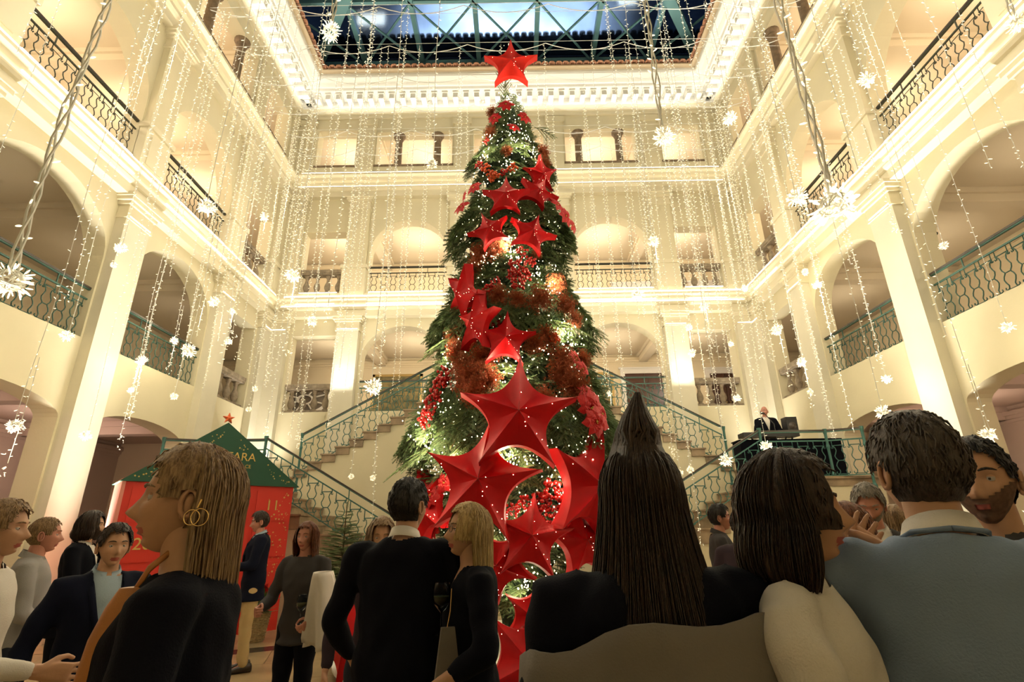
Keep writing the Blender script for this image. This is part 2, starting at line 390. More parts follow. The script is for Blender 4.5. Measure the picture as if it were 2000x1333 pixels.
# ------------------------------------------------------------------ floor of marble tiles
fl = MB(); fl.box((-12, -3.2, -.2), (12, 19.2, -.02)); fl = fl.build('floor', mat('grout', (.30, .22, .13), .8), kind='structure')
tile = MB(); tile.box((-.597, -.447, -.02), (.597, .447, 0)); tm = tile.mesh('floor_tile', M['floor'])
ang = R(17)
tiles = []
for i in range(-14, 14):
    for j in range(-4, 26):
        x, y = (i + .5 * (j % 2)) * 1.2, j * .9
        X, Y = x * math.cos(ang) - y * math.sin(ang) + 1, x * math.sin(ang) + y * math.cos(ang)
        if abs(X) < 7.2 and -2 < Y < 14.6: tiles.append((abs(X + 3) + abs(Y - 8.5), X, Y))
tiles.sort()
for _, X, Y in tiles[:290]: link('tile', tm, fl, (X, Y, 0), (0, 0, ang))
# dark band laid into the floor before the stair
mb = MB()
mb.add([(-4.6, 7.85, .002), (-4.6, 8.25, .002), (-1.0, 10.05, .002), (-1.0, 9.72, .002)], [(0, 1, 2, 3)])
mb.build('dark_band', M['floordark'], fl)

# ------------------------------------------------------------------ scroll railings
IR = M['iron']
_sm = {}
def scroll_mesh(slope=0.0, mt='iron'):
    """one vase-shaped scroll panel, 0.30 wide; local x along the rail, z up; stubs follow the slope"""
    key = (round(slope, 3), mt)
    if key in _sm: return _sm[key]
    mb = MB(); r = .0095
    half = [(.128, .57), (.118, .545), (.096, .548), (.098, .575), (.112, .60), (.098, .60), (.062, .555), (.050, .50), (.072, .44), (.094, .395), (.082, .345), (.052, .305), (.052, .285),
            (.082, .245), (.098, .195), (.080, .14), (.052, .09), (.060, .045), (.092, .03), (.118, .045), (.112, .075)]
    for s in (-1, 1):
        mb.tube([(s * x, 0, z) for x, z in half], r, 5)
    mb.tube([(-.052, 0, .295), (.052, 0, .295)], r, 4)
    mb.tube([(-.105, 0, .603), (.105, 0, .603)], r, 4)
    mb.tube([(-.095, 0, .028), (.095, 0, .028)], r * .8, 4)
    for x, z in ((-.105, .603), (.105, .603)):
        mb.tube([(x, 0, z), (x, 0, .72 + slope * x)], r, 4)
    for x in (-.09, .09):
        if slope * x < .02: mb.tube([(x, 0, .028), (x, 0, slope * x)], r, 4)
    me = mb.mesh('scroll_panel', M[mt], True); _sm[key] = me; return me
def railing(a, b, label, group, post0=False, post1=False, mt='iron', n=None, cap='railw', ph0=0, ph1=0, name='railing', posts=()):
    """railing between base points a and b (world); the rail stands .92 m above them"""
    a, b = Vector(a), Vector(b); d = b - a; L = math.hypot(d.x, d.y); slope = d.z / L
    t = thing(name, label, 'railing', a, math.atan2(d.y, d.x), group)
    H = .92
    def bar(z, w, h, nm, m_):
        mb = MB(); mb.hexa([(0, -w, z), (L, -w, z + d.z), (L, w, z + d.z), (0, w, z), (0, -w, z + h), (L, -w, z + h + d.z), (L, w, z + h + d.z), (0, w, z + h)])
        mb.build(nm, M[m_], t)
    bar(0, .012, .022, 'bottom_bar', mt); bar(.71, .014, .028, 'middle_bar', mt); bar(.90, .022, .02, 'top_bar', mt); bar(.92, .032, .035, 'handrail', cap)
    n = n or max(1, round((L - .06) / .305)); pt = (L - .06) / n
    me = scroll_mesh(slope, mt)
    for i in range(n):
        x = .03 + pt * (i + .5); link('scroll_panel', me, t, (x, 0, .012 + slope * x))
    q = max(1, round(L / 1.2))
    for i in range(1, q + 1) if q > 1 else []:
        mb = MB(); x = L * (i - .5) / q; mb.box((x - .009, -.009, .73 + slope * x), (x + .009, .009, .91 + slope * x)); mb.build('spacer', M[mt], t)
    for x, ph in [(x, p) for x, p in ((0, ph0), (L, ph1)) if p]:
        mb = MB(); z = slope * x
        mb.lathe([(.045, z - ph), (.045, z - ph + .1), (.028, z - ph + .14), (.028, z + .55), (.042, z + .60), (.028, z + .66), (.03, z + .86), (.045, z + .93), (.045, z + .97)], (x, 0, 0), 10)
        mb.build('newel_post', M[mt], t, smooth=False)
    return t
def stone_balustrade(side, a, b, f, label, n=4):
    x0, y0, z0 = P(side, a, f, -.20); x1, y1, _ = P(side, b, f, -.20)
    L = b - a; t = thing('stone_balustrade', label, 'balustrade', (x0, y0, z0), math.atan2(y1 - y0, x1 - x0), 'stone balustrades')
    mb = MB(); mb.box((0, -.14, -.02), (L, .14, .07)); mb.build('base_rail', M['stone'], t)
    mb = MB(); mb.box((0, -.13, .70), (L, .13, .75)); mb.box((0, -.16, .75), (L, .16, .86)); mb.build('top_rail', M['stone'], t)
    pr = [(.085, .07), (.085, .11), (.055, .13), (.06, .16), (.098, .24), (.102, .30), (.085, .38), (.05, .47), (.042, .54), (.048, .59), (.07, .61), (.05, .63), (.08, .66), (.08, .70)]
    bm_ = MB(); bm_.lathe(pr, (0, 0, 0), 14); me = bm_.mesh('baluster', M['stone'], True)
    for i in range(n): link('baluster', me, t, (L * (i + .5) / n, 0, 0))
nm = {'left': 'left', 'right': 'right', 'back': 'back'}
bayn = dict(N='bay nearest the viewer', A='wide arch nearest the camera', B='second arch from the camera')
for s in ('left', 'right'):
    for b_ in 'NAB':
        for f, fn in ((F1, 'first-floor'), (F2, 'second-floor')):
            a, e = OP[b_]; mt = 'iron' if f == F1 else 'ironk'
            railing(P(s, a, f, -.08), P(s, e, f, -.08), f'dark green iron scroll railing in the {fn} {bayn[b_]}, {s} wall', 'iron scroll balcony railings', mt=mt)
    for f, fn in ((F1, 'first-floor'), (F2, 'second-floor')):
        stone_balustrade(s, *OP['C'], f, f'brown stone balustrade in the {fn} opening at the far end of the {s} wall', 4)
for f, fn in ((F1, 'first-floor'), (F2, 'second-floor')):
    stone_balustrade('back', -6.8, -5.42, f, f'brown stone balustrade in the {fn} opening at the left end of the back wall')
    stone_balustrade('back', 5.42, 6.8, f, f'brown stone balustrade in the {fn} opening at the right end of the back wall')
    for a, e, w_ in ((-4.6, -2.06, 'left'), (2.06, 4.6, 'right')):
        railing(P('back', a, f, -.1), P('back', e, f, -.1), f'green iron scroll railing in the {fn} arch of the back wall, {w_} of the tree', 'iron scroll balcony railings', mt='irong' if f == F1 else 'ironk')
railing(P('back', -1.25, F2, -.1), P('back', 1.25, F2, -.1), 'iron scroll railing in the middle second-floor arch, behind the tree', 'iron scroll balcony railings', mt='ironk')

# ------------------------------------------------------------------ double staircase
YU, YL, LZ = 13.2, 11.0, .90
run_u, rise_u = .335, (F1 - LZ) / 13
def staircase(sg, wd):
    t = thing('staircase', f'brown marble double-flight staircase with cream side walls, {wd} of the tree', 'staircase', (0, 0, 0), group='the two staircases')
    X = lambda x: sg * x
    def bx(mb, x0, x1, y0, y1, z0, z1): mb.box((min(X(x0), X(x1)), y0, Z(z0)), (max(X(x0), X(x1)), y1, Z(z1)))
    body = MB()
    for i in range(13):                                     # upper flight, from the gallery landing down and outwards
        x0, zt = 1.78 + i * run_u, F1 - i * rise_u
        mb = MB(); bx(mb, x0 - .03, x0 + run_u + .03, YU - .05, D, zt - .035, zt); bx(mb, x0, x0 + run_u, YU - .02, D, zt - rise_u - .02, zt - .035)
        mb.build('stair_step', M['marble'], t)
        bx(body, x0, x0 + run_u, YU + .02, D, -1.6, zt - rise_u - .02)
    bx(body, 1.78 + 13 * run_u, WX, YU + .02, D, -1.6, LZ - .2)
    n2 = 13; ru, ri = .335, (LZ + 1.6) / 13.0
    for i in range(n2):                                     # lower flight, back towards the centre, in front
        x1, zt = 5.3 - i * ru, LZ - (i + 0) * ri
        if i == 0: continue
        x1 = 5.3 - (i - 1) * ru
        mb = MB(); bx(mb, x1 - ru - .03, x1 + .03, YL - .05, YU, zt - .035, zt); bx(mb, x1 - ru, x1, YL - .02, YU, max(-1.6, zt - 1.5 * ri), zt - .035)
        mb.build('stair_step', M['marble'], t)
        bx(body, x1 - ru, x1, YL + .02, YU, -1.6, max(-1.59, zt - 1.5 * ri))
    mb = MB(); bx(mb, 5.3, WX, YL - .04, D, LZ - .05, LZ); bx(mb, 5.32, WX, YL, D, LZ - .2, LZ - .05); mb.build('landing_slab', M['marble'], t)
    bx(body, 5.32, WX, YL + .02, YU, -1.6, LZ - .2)
    body.build('stair_wall', M['wall'], t)
    sl = rise_u / run_u
    railing((X(1.85), YU + .03, Z(F1 + .02)), (X(5.36), YU + .03, Z(F1 - 3.51 * sl + .02)), f'teal iron scroll railing of the upper stair flight, {wd} of the tree', 'stair railings', mt='irong', ph0=.05, ph1=.55, cap='railw')
    railing((X(5.22), YL + .03, Z(LZ + .04)), (X(1.5), YL + .03, Z(LZ + .04 - 3.72 * ri / ru)), f'green iron scroll railing of the lower stair flight, {wd} of the tree', 'stair railings', mt='irong', ph0=.05, cap='railw')
    railing((X(5.24), YL + .03, Z(LZ)), (X(6.6), YL + .03, Z(LZ)), f'green iron scroll railing along the stair landing, {wd} of the tree', 'stair railings', mt='irong', ph1=.05, cap='railw')
    railing((X(6.6), YL + .03, Z(LZ)), (X(7.2), YL - .25, Z(LZ)), f'short green iron railing closing the stair landing at the {wd} wall', 'stair railings', mt='irong', ph1=.3, cap='railw')
staircase(-1, 'left'); staircase(1, 'right')
mb = MB(); mb.box((-1.85, YU - .05, Z(F1) - .12), (1.85, D, Z(F1))); mb.build('landing_slab', M['marble'], WALL['back'])
mb = MB(); mb.box((-1.78, YU, 0), (1.78, D, Z(F1) - .12)); mb.build('landing_wall', M['wall'], WALL['back'])
railing((-1.85, YU + .03, Z(F1)), (1.85, YU + .03, Z(F1)), 'teal iron scroll railing of the gallery landing behind the tree', 'stair railings', mt='irong')

# ------------------------------------------------------------------ things in the galleries
def on_back(name, label, cat, x, f, o=-4.02):
    return thing(name, label, cat, (x, D - o, Z(f)))
def picture(x, z, w_, h, label, col, side='back'):
    t = thing('painting', label, 'painting', (x, 19.0, Z(z)), 0)
    mb = MB()
    for a, b in (((-w_ / 2, 0), (w_ / 2, .09)), ((-w_ / 2, h - .09), (w_ / 2, h)), ((-w_ / 2, 0), (-w_ / 2 + .09, h)), ((w_ / 2 - .09, 0), (w_ / 2, h))):
        mb.box((a[0], -.06, a[1]), (b[0], 0, b[1]))
    mb.build('picture_frame', M['frame'], t)
    mb = MB(); mb.box((-w_ / 2 + .08, -.03, .08), (w_ / 2 - .08, -.005, h - .08)); mb.build('canvas', col, t)
tap = mat('tapestry', (.34, .25, .10), .9, col2=(.10, .10, .05), scale=3.5, bump=.2)
blu = mat('blue_canvas', (.20, .34, .42), .8, col2=(.05, .10, .14), scale=3)
drk = mat('dark_screen', (.05, .09, .08), .7, col2=(.02, .03, .03), scale=5)
picture(-4.35, 4.05, 1.9, 1.5, 'wide gilt-framed brown landscape painting behind the left stair', tap)
picture(3.0, 3.75, 1.6, 1.75, 'dark brown framed painting in the first-floor gallery right of the tree', tap)
picture(-4.2, 7.4, 2.2, 1.35, 'blue painting in a gilt frame on the second floor, left of the tree', blu)
picture(2.9, 7.2, 1.9, 1.6, 'dark green folding panel in the second-floor gallery right of the tree', drk)
picture(6.3, 7.3, .9, 1.0, 'small brown painting on the second floor, right end of the back wall', tap)
def doorway(x, f, h, w_, label, y=19.0, rz=0):
    t = thing('doorway', label, 'door', (x, y, Z(f)), rz)
    mb = MB(); mb.box((-w_ / 2 - .16, -.07, 0), (-w_ / 2, 0, h)); mb.box((w_ / 2, -.07, 0), (w_ / 2 + .16, 0, h)); mb.box((-w_ / 2 - .16, -.07, h), (w_ / 2 + .16, 0, h + .18)); mb.box((-w_ / 2 - .22, -.1, h + .18), (w_ / 2 + .22, 0, h + .24))
    mb.build('door_frame', M['white'], t)
    for s in (-1, 1):
        mb = MB(); a, b = sorted((0, s * w_ / 2)); mb.box((a + .01, -.03, 0), (b - .01, -.005, h))
        for z0, z1 in ((.15, h * .42), (h * .48, h - .15)): mb.box((a + .1, -.045, z0), (b - .1, -.03, z1))
        d_ = mb.build('door_leaf', M['wood'], t)
        mb = MB(); mb.ball((s * .07, -.07, h * .47), .03); mb.build('door_handle', M['frame'], d_)
doorway(5.0, F1, 2.15, 1.5, 'tall dark wooden doors in a white frame, first floor behind the right stair')
doorway(8.0, F1, 2.1, 1.1, 'dark wooden door behind the stone balustrade, right end of the first floor')
doorway(-7.2, F1, .62, .6, 'low dark cabinet door behind the left stone balustrade')
doorway(4.9, F2, 1.9, 1.4, 'dark wooden doors on the second floor right of the tree')
doorway(7.9, F2, 1.9, 1.2, 'dark wooden doors behind the second-floor balustrade on the right')
# oval fan window
t = thing('oval_window', 'white oval window with eight radiating panes over the left stone balustrade', 'window', (-7.75, 18.98, Z(4.62)))
def ellring(mb, r0, r1, y0, y1, c=(0, 0), k=.60, n=32):
    vs = []; 
    for i in range(n):
        a = 2 * math.pi * i / n
        for r in (r0, r1):
            for y in (y0, y1): vs.append((c[0] + r * math.cos(a), y, c[1] + r * k * math.sin(a)))
    fs = []
    for i in range(n):
        p, q = 4 * i, 4 * ((i + 1) % n)
        fs += [(p, q, q + 2, p + 2), (p + 1, p + 3, q + 3, q + 1), (p + 2, q + 2, q + 3, p + 3), (p, p + 1, q + 1, q)]
    mb.add(vs, fs)
mb = MB(); ellring(mb, .80, .98, -.10, 0); ellring(mb, .24, .32, -.08, 0)
for i in range(8):
    a = R(45 * i + 22.5); c_, s_ = math.cos(a), math.sin(a)
    mb.tube([(.27 * c_, -.05, .27 * .6 * s_), (.84 * c_, -.05, .84 * .6 * s_)], .03, 4)
mb.build('window_frame', M['white'], t)
gp = mat('grey_pane', (.16, .13, .10), .15)
for i in range(8):
    mb = MB(); a0, a1 = 45 * i + 23, 45 * i + 67
    pts = [(.27 * math.cos(R(a0)), -.02, .16 * math.sin(R(a0))), (.27 * math.cos(R(a1)), -.02, .16 * math.sin(R(a1)))] + [(.86 * math.cos(R(a1 + (a0 - a1) * j / 4)), -.02, .516 * math.sin(R(a1 + (a0 - a1) * j / 4))) for j in range(5)]
    mb.add(pts, [tuple(range(len(pts)))]); mb.build('pane', gp, t)
mb = MB(); ellring(mb, .0001, .25, -.02, -.015); mb.build('pane', gp, t)
# downlights in the side galleries
for s, u, zc, lb in (('left', 7.0, 6.19, 'nearest one in the wide left arch'), ('left', 7.9, 6.19, 'farther one in the wide left arch'), ('left', 10.2, 6.19, 'nearer one in the second left arch'), ('left', 11.1, 6.19, 'farther one in the second left arch'), ('right', 6.6, 6.19, 'in the wide right arch'), ('right', 10.2, 6.19, 'in the second right arch')):
    t = thing('ceiling_spotlight', f'small dark first-floor ceiling spotlight, {lb}', 'lamp', P(s, u, zc, -1.9), group='ceiling spotlights')
    mb = MB(); mb.lathe([(.07, 0), (.07, -.02), (.03, -.03), (.03, -.08)], n=10); mb.build('mounting_plate', M['black'], t)
    mb = MB(); mb.tube([(-.08, 0, -.09), (.09, 0, -.14)], .045, 8); mb.build('lamp_head', M['black'], t)
for s in (-1, 1):
    mb = MB(); mb.box((min(s * 11.6, s * 11.75), 15.0, 0), (max(s * 11.6, s * 11.75), 19.1, 16.5)); mb.box((min(s * 7.98, s * 11.75), 15.42, 0), (max(s * 7.98, s * 11.75), 15.5, Z(2.6))); mb.build('gallery_end_wall', M['inner'], WALL['back'])
# big circular mirror-like artwork seen through the left railing, furniture on the right
t = thing('armchair', 'grey rounded armchair behind the first-floor railing on the left', 'armchair', P('left', 7.3, F1, -3.2), R(90))
gr = mat('grey_upholstery', (.35, .33, .34), .9, sheen=.3)
mb = MB(); mb.box((-.4, -.4, .2), (.4, .3, .45)); mb.build('seat', gr, t)
mb = MB(); mb.tube([(-.42, -.3, .45), (-.44, .25, .75), (-.25, .4, .95), (.25, .4, .95), (.44, .25, .75), (.42, -.3, .45)], .11, 8); mb.build('backrest', gr, t)
for x in (-.35, .35):
    for y in (-.35, .3): mb = MB(); mb.tube([(x, y, 0), (x, y, .22)], [.02, .03], 6); mb.build('leg', M['wood'], t)
t = thing('console_table', 'dark red-brown wooden console behind the first-floor railing, near right', 'table', P('right', 6.5, F1, -3.4), R(-90))
mb = MB(); mb.box((-.9, -.25, .78), (.9, .25, .84)); mb.build('table_top', M['wood'], t)
mb = MB(); mb.box((-.85, -.2, .5), (.85, .2, .78)); mb.build('drawer_case', M['wood'], t)
for x in (-.82, .82):
    for y in (-.18, .18): mb = MB(); mb.tube([(x, y, 0), (x, y, .5)], [.02, .035], 6); mb.build('leg', M['wood'], t)
# ground-floor doors of the arcades
def glazed_doors(side, u, label):
    x, y, _ = P(side, u, 0, -4.0); t = thing('glazed_doors', label, 'door', (x, y, 0), R(90) if side == 'left' else R(-90))
    mb = MB()
    for a in (-1.3, -.45, .4, 1.25): mb.box((a - .09, -.08, 0), (a + .09, 0, 2.6))
    mb.box((-1.39, -.09, 2.5), (1.34, 0, 2.8)); mb.box((-1.39, -.06, 1.9), (1.34, 0, 2.0)); mb.box((-1.39, -.06, 0), (1.34, 0, .3))
    mb.build('door_frame', M['white'], t)
    for a in (-1.3, -.45, .4):
        for z0, z1 in ((.3, 1.9), (2.0, 2.5)):
            mb = MB(); mb.box((a + .09, -.03, z0), (a + .76, -.01, z1)); mb.build('pane', mat_pane, t)
mat_pane = mat('mauve_pane', (.30, .20, .20), .12)
glazed_doors('left', 7.6, 'white framed glazed doors under the left arcade, near the edge of the picture')
glazed_doors('right', 8.0, 'white framed glazed doors under the right arcade')
t = thing('stone_doorway', 'carved stone door surround under the left arcade, behind the red house', 'door', P('left', 10.9, -1.6, -3.98), R(90))
mb = MB()
for s in (-1, 1): mb.box((s * .62 - .13, -.12, 0), (s * .62 + .13, 0, 2.2))
mb.box((-.8, -.14, 2.2), (.8, 0, 2.45)); mb.box((-.9, -.18, 2.45), (.9, 0, 2.55)); mb.build('door_frame', M['stone'], t)
mb = MB(); mb.box((-.5, -.04, 0), (.5, -.01, 2.2)); mb.build('door_leaf', M['wood'], t)

# ------------------------------------------------------------------ glazed roof
ZR = 18.2
rf = link('ceiling', None, kind='structure')
roof = MB()
for x in np.arange(-7.0, 7.1, 2.33): pass
XS = [-7.0 + i * 2.15 for i in range(0)] or [-6.45, -4.3, -2.15, 0, 2.15, 4.3, 6.45]
XS = [x - 0.0 for x in (-5.37, -3.22, -1.07, 1.07, 3.22, 5.37)]
def beam(a, b, w_, h, m='teal', nm_='roof_beam'):
    a, b = Vector(a), Vector(b); d = (b - a).normalized(); s_ = d.cross(Vector((0, 0, 1))).normalized() * w_ / 2; u_ = Vector((0, 0, h))
    mb = MB(); mb.hexa([a - s_, b - s_, b + s_, a + s_, a - s_ + u_, b - s_ + u_, b + s_ + u_, a + s_ + u_])
    mb.build(nm_, M[m], rf)
YS = [15.0, 12.55, 10.1, 7.65, 5.2, 2.75, .3, -2.1]
for x in XS: beam((x, 15.0, ZR), (x, -3, ZR), .16, .26)
for y in YS: beam((-WX, y, ZR + .05), (WX, y, ZR + .05), .12, .14)
XX = [-7.52] + XS + [7.52]
for x0, x1 in zip(XX[:-1], XX[1:]):
    for y0, y1 in zip(YS[:4], YS[1:5]):
        beam((x0, y0, ZR + .06), (x1, y1, ZR + .06), .06, .06, nm_='roof_brace'); beam((x1, y0, ZR + .0), (x0, y1, ZR + .0), .06, .06, nm_='roof_brace')
        mb = MB(); mb.box((x0 + .03, y1 + .03, ZR + .30), (x1 - .03, y0 - .03, ZR + .312)); mb.build('glass_pane', M['glass'], rf)
for s in (-1, 1): beam((s * 7.5, 15.3, ZR - .35), (s * 3.3, 9.5, ZR - .05), .34, .34, nm_='hip_beam')
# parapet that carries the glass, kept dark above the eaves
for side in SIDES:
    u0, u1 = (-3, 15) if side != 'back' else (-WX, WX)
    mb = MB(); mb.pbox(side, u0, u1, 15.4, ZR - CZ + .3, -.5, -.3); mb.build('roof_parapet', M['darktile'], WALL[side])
# neighbouring roof ridge and added bright backdrop standing for reflections in the glass
t = thing('neighbouring_wing', 'dark tiled roof ridge of the next wing, seen through the glazed roof', 'building', (0, 15.9, 0))
mb = MB(); mb.box((-9, 0, 16.5), (9, .4, 20.72)); mb.build('roof_slope', M['darktile'], t)
tm2 = MB(); pr_ = [(.13 * math.cos(a), .1 * math.sin(a)) for a in np.linspace(0, math.pi, 7)]
tm2.add([(p, -.12, q) for p, q in pr_] + [(p, .6, q) for p, q in pr_], [(i, i + 1, 8 + i, 7 + i) for i in range(6)] + [tuple(range(7))])
tm2 = tm2.mesh('roof_tile', M['darktile'])
for i in range(60): link('roof_tile', tm2, t, (-8.9 + .3 * i, 0, 20.70))
t = thing('reflection_backdrop', 'pale backdrop with bright windows beyond the glazed roof, added for reflections in the glass', 'building', (0, 24, 0))
fac = mat('blue_grey_backdrop', (.50, .58, .70), .6, col2=(.18, .22, .30), scale=.35)
mb = MB(); mb.box((-16, 0, 18), (16, .4, 48)); mb.build('backdrop_wall', fac, t)
lit = mat('lit_window', (1, 1, .95), .5, emit=1.2, ecol=(.95, .97, .9))
for x, z, w_, h in ((-9.9, 34.6, 2.0, 2.2), (-8.6, 31.6, 1.7, .8), (8.1, 35.0, 1.4, 1.3), (7.7, 33.0, 1.1, .5)):
    mb = MB(); mb.box((x - w_ / 2, -.12, z), (x + w_ / 2, -.02, z + h)); mb.build('window', lit, t)
light('backdrop_fill', 'SPOT', (0, 18.5, 26.0), 16000, (.75, .86, 1), .5, rot=(R(118), 0, 0), spot=R(100))  # added lamp, only there to brighten the backdrop

# ------------------------------------------------------------------ christmas tree
T0 = Vector((.045, 7.8, 0))
PROF = [(9.6, .02), (9.2, .16), (8.75, .30), (8.4, .40), (8.25, .42), (7.9, .62), (7.55, .78), (7.3, .64), (6.95, .66), (6.6, .78), (6.35, .98), (6.0, 1.02), (5.8, .72), (5.3, .90), (5.0, 1.02), (4.7, 1.18), (4.45, 1.30),
        (4.25, 1.02), (3.9, 1.16), (3.5, 1.28), (3.1, 1.44), (2.75, 1.62), (2.5, 1.46), (2.0, 1.24), (1.6, 1.05), (1.2, .82), (.9, .60), (.5, .34), (0.1, .3)]
def prad(z):
    if z >= PROF[0][0]: return 0
    for (z1, r1), (z0, r0) in zip(PROF[:-1], PROF[1:]):
        if z >= z0: return r0 + (r1 - r0) * (z - z0) / (z1 - z0)
    return PROF[-1][1]
def tree_pt(px, py, out=0.0):           # where the pixel's ray meets the foliage
    d = ray(px, py); y = 5.2
    while y < 7.8:
        p = at(px, py, y)
        if math.hypot(p.x - T0.x, p.y - T0.y) <= prad(p.z) + .05: break
        y += .02
    p = at(px, py, min(y, 7.7)); n = Vector((p.x - T0.x, p.y - T0.y, 0)); n = n.normalized() if n.length > .01 else Vector((0, -1, 0))
    return p + n * out, n
needle_m = mat('fir_needles', (.24, .34, .13), .55, col2=(.13, .22, .09), scale=14)
needle_d = mat('fir_needles_dark', (.10, .17, .07), .6, col2=(.05, .10, .045), scale=10)
twig_m = mat('fir_twig', (.10, .06, .03), .8)
def sprig(seed, L=.42, nb=7, sag=.12):
    """a fan of needled twigs along +x"""
    r = random.Random(seed); mb = MB()
    def twig(p0, d, l, step=.013, nl=.030):
        d = d.normalized(); pts = [p0 + d * (l * k / 4) + Vector((0, 0, -sag * l * (k / 4) ** 2)) for k in range(5)]
        mb.tube(pts, [.004, .0035, .003, .002, .001], 3, cap=False, m=1)
        n = int(l / step)
        for i in range(n):
            t = i / n * 4; k = min(3, int(t)); p = pts[k].lerp(pts[k + 1], t - k)
            for s in (-1, 1, 0):
                side = d.cross(Vector((0, 0, 1))).normalized() * s + Vector((0, 0, .55 if s == 0 else r.uniform(-.2, .35))) + d * .8
                q = p + side.normalized() * nl * r.uniform(.8, 1.15) * (1 - .3 * i / n); wv = d * .0065
                mb.add([p - wv, p + wv, q], [(0, 1, 2)], 0)
        return pts
    main = twig(Vector((0, 0, 0)), Vector((1, 0, 0)), L)
    for i in range(nb):
        f = .12 + .75 * i / nb; p = main[min(3, int(f * 4))].lerp(main[min(4, int(f * 4) + 1)], f * 4 - int(f * 4))
        for s in (-1, 1):
            twig(p, Vector((.75, s * r.uniform(.55, .8), r.uniform(-.15, .1))), L * (1 - f) * .62 + .03)
    return mb
sprigs = [sprig(i, .40 + .04 * i, 5) for i in range(4)]
sprig_me = [s.mesh('fir_branch', [needle_m, twig_m]) for s in sprigs] + [sprigs[1].mesh('fir_branch', [needle_d, twig_m]), sprigs[2].mesh('fir_branch', [needle_d, twig_m])]
tree = thing('christmas_tree', 'tall christmas tree of fir branches in the middle of the court', 'tree', T0)
mb = MB(); mb.tube([(0, 0, .1), (0, 0, 5), (0, 0, 9.3)], [.16, .12, .03], 10); mb.build('trunk', twig_m, tree)
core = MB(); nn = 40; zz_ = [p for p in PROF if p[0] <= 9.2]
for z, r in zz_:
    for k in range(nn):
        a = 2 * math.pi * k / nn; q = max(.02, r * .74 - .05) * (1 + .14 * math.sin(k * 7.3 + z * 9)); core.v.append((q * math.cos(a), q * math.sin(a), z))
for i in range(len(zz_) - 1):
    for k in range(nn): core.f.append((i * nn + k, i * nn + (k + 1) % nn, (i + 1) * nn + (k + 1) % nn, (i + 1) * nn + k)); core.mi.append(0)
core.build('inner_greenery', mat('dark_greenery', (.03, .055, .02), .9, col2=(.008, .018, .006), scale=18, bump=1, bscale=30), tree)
def fir_mat(i):
    r = rng; return r
br = []
r_ = random.Random(3)
def branch_matrix(z, a, k):
    tier = any(abs(z - q) < .42 for q in (7.55, 6.2, 4.6, 2.95)); rad = prad(z)
    droop = r_.uniform(-1.1, -.55) if tier else r_.uniform(-.75, .25)
    sc_ = (r_.uniform(.75, 1.2) if z < 6.8 else r_.uniform(.5, .85)) * (1.15 if tier else .85)
    rr = max(.0, rad - .42 * sc_ * math.cos(droop) * .55)
    m = Matrix.Translation((rr * math.cos(a), rr * math.sin(a), z + .2 * sc_ * abs(math.sin(droop)))) @ Matrix.Rotation(a + r_.uniform(-.35, .35), 4, 'Z') @ Matrix.Rotation(-droop, 4, 'Y') @ Matrix.Rotation(r_.uniform(-.5, .5), 4, 'X') @ Matrix.Diagonal((sc_, sc_, sc_, 1))
    return m
zs, wts = [], []
for z in np.arange(.6, 9.5, .05): zs.append(z); wts.append(prad(z) + .08)
front = []
for i in range(2300):
    z = r_.choices(zs, wts)[0] + r_.uniform(-.03, .03)
    a = r_.uniform(0, 2 * math.pi); 
    if i < 1800: a = -math.pi / 2 + r_.uniform(-1.75, 1.75)
    front.append((z, a))
S = [(np.array(s.v), s.f, s.mi) for s in sprigs[:2]]
small = MB()
for i, (z, a) in enumerate(front):
    m = branch_matrix(z, a, i)
    if i < 300:
        o = link('fir_branch', r_.choice(sprig_me), tree); o.matrix_local = m
    else:
        v, f, mi = S[i % 2]; M4 = np.array(m); vv = v @ M4[:3, :3].T + M4[:3, 3]
        front[i] = (vv, f, mi)
vs = np.concatenate([b[0] for b in front[300:]]); fs = []; mi = []; off = 0
me = bpy.data.meshes.new('fir_foliage')
for b in front[300:]:
    fs += [tuple(k + off for k in f) for f in b[1]]; mi += b[2]; off += len(b[0])
me.from_pydata(vs.tolist(), [], fs); me.materials.append(needle_m); me.materials.append(twig_m); me.polygons.foreach_set('material_index', mi)
link('fir_foliage', me, tree, kind='stuff')
# a few long sprays that stand out at the tiers
for (px, py, s_) in ((1145, 640, 1.0), (860, 655, 1.2), (1190, 860, 1.3), (800, 875, 1.2), (835, 850, 1.3), (905, 460, 1.0), (1105, 455, .9), (1075, 245, .8), (930, 300, .8), (1180, 830, 1.1), (1070, 1160, .9), (870, 640, 1.2), (1130, 620, 1.0), (1015, 165, .9), (1000, 170, .7)):
    p, n = tree_pt(px, py, -.3); o = link('fir_branch', sprig_me[3], tree)
    a = math.atan2(n.y, n.x) if abs(px - 1005) > 15 else -math.pi / 2
    o.matrix_local = Matrix.Translation(p - T0) @ Matrix.Rotation(a, 4, 'Z') @ Matrix.Rotation(.55 if py > 200 else -1.3, 4, 'Y') @ Matrix.Diagonal((s_ * 1.25, s_, s_, 1))

# base disc
mb = MB(); mb.lathe([(2.25, 0), (2.3, .02), (2.3, .07), (2.25, .09), (.0, .09)], n=64)
t = thing('tree_platform', 'round grey platform with a pale rim under the christmas tree', 'platform', T0)
mb.build('platform_top', mat('grey_platform', (.10, .10, .10), .45), t)
mb = MB(); mb.lathe([(2.31, .07), (2.33, .07), (2.33, .095), (2.31, .095)], n=64); mb.build('rim', M['cable'], t)

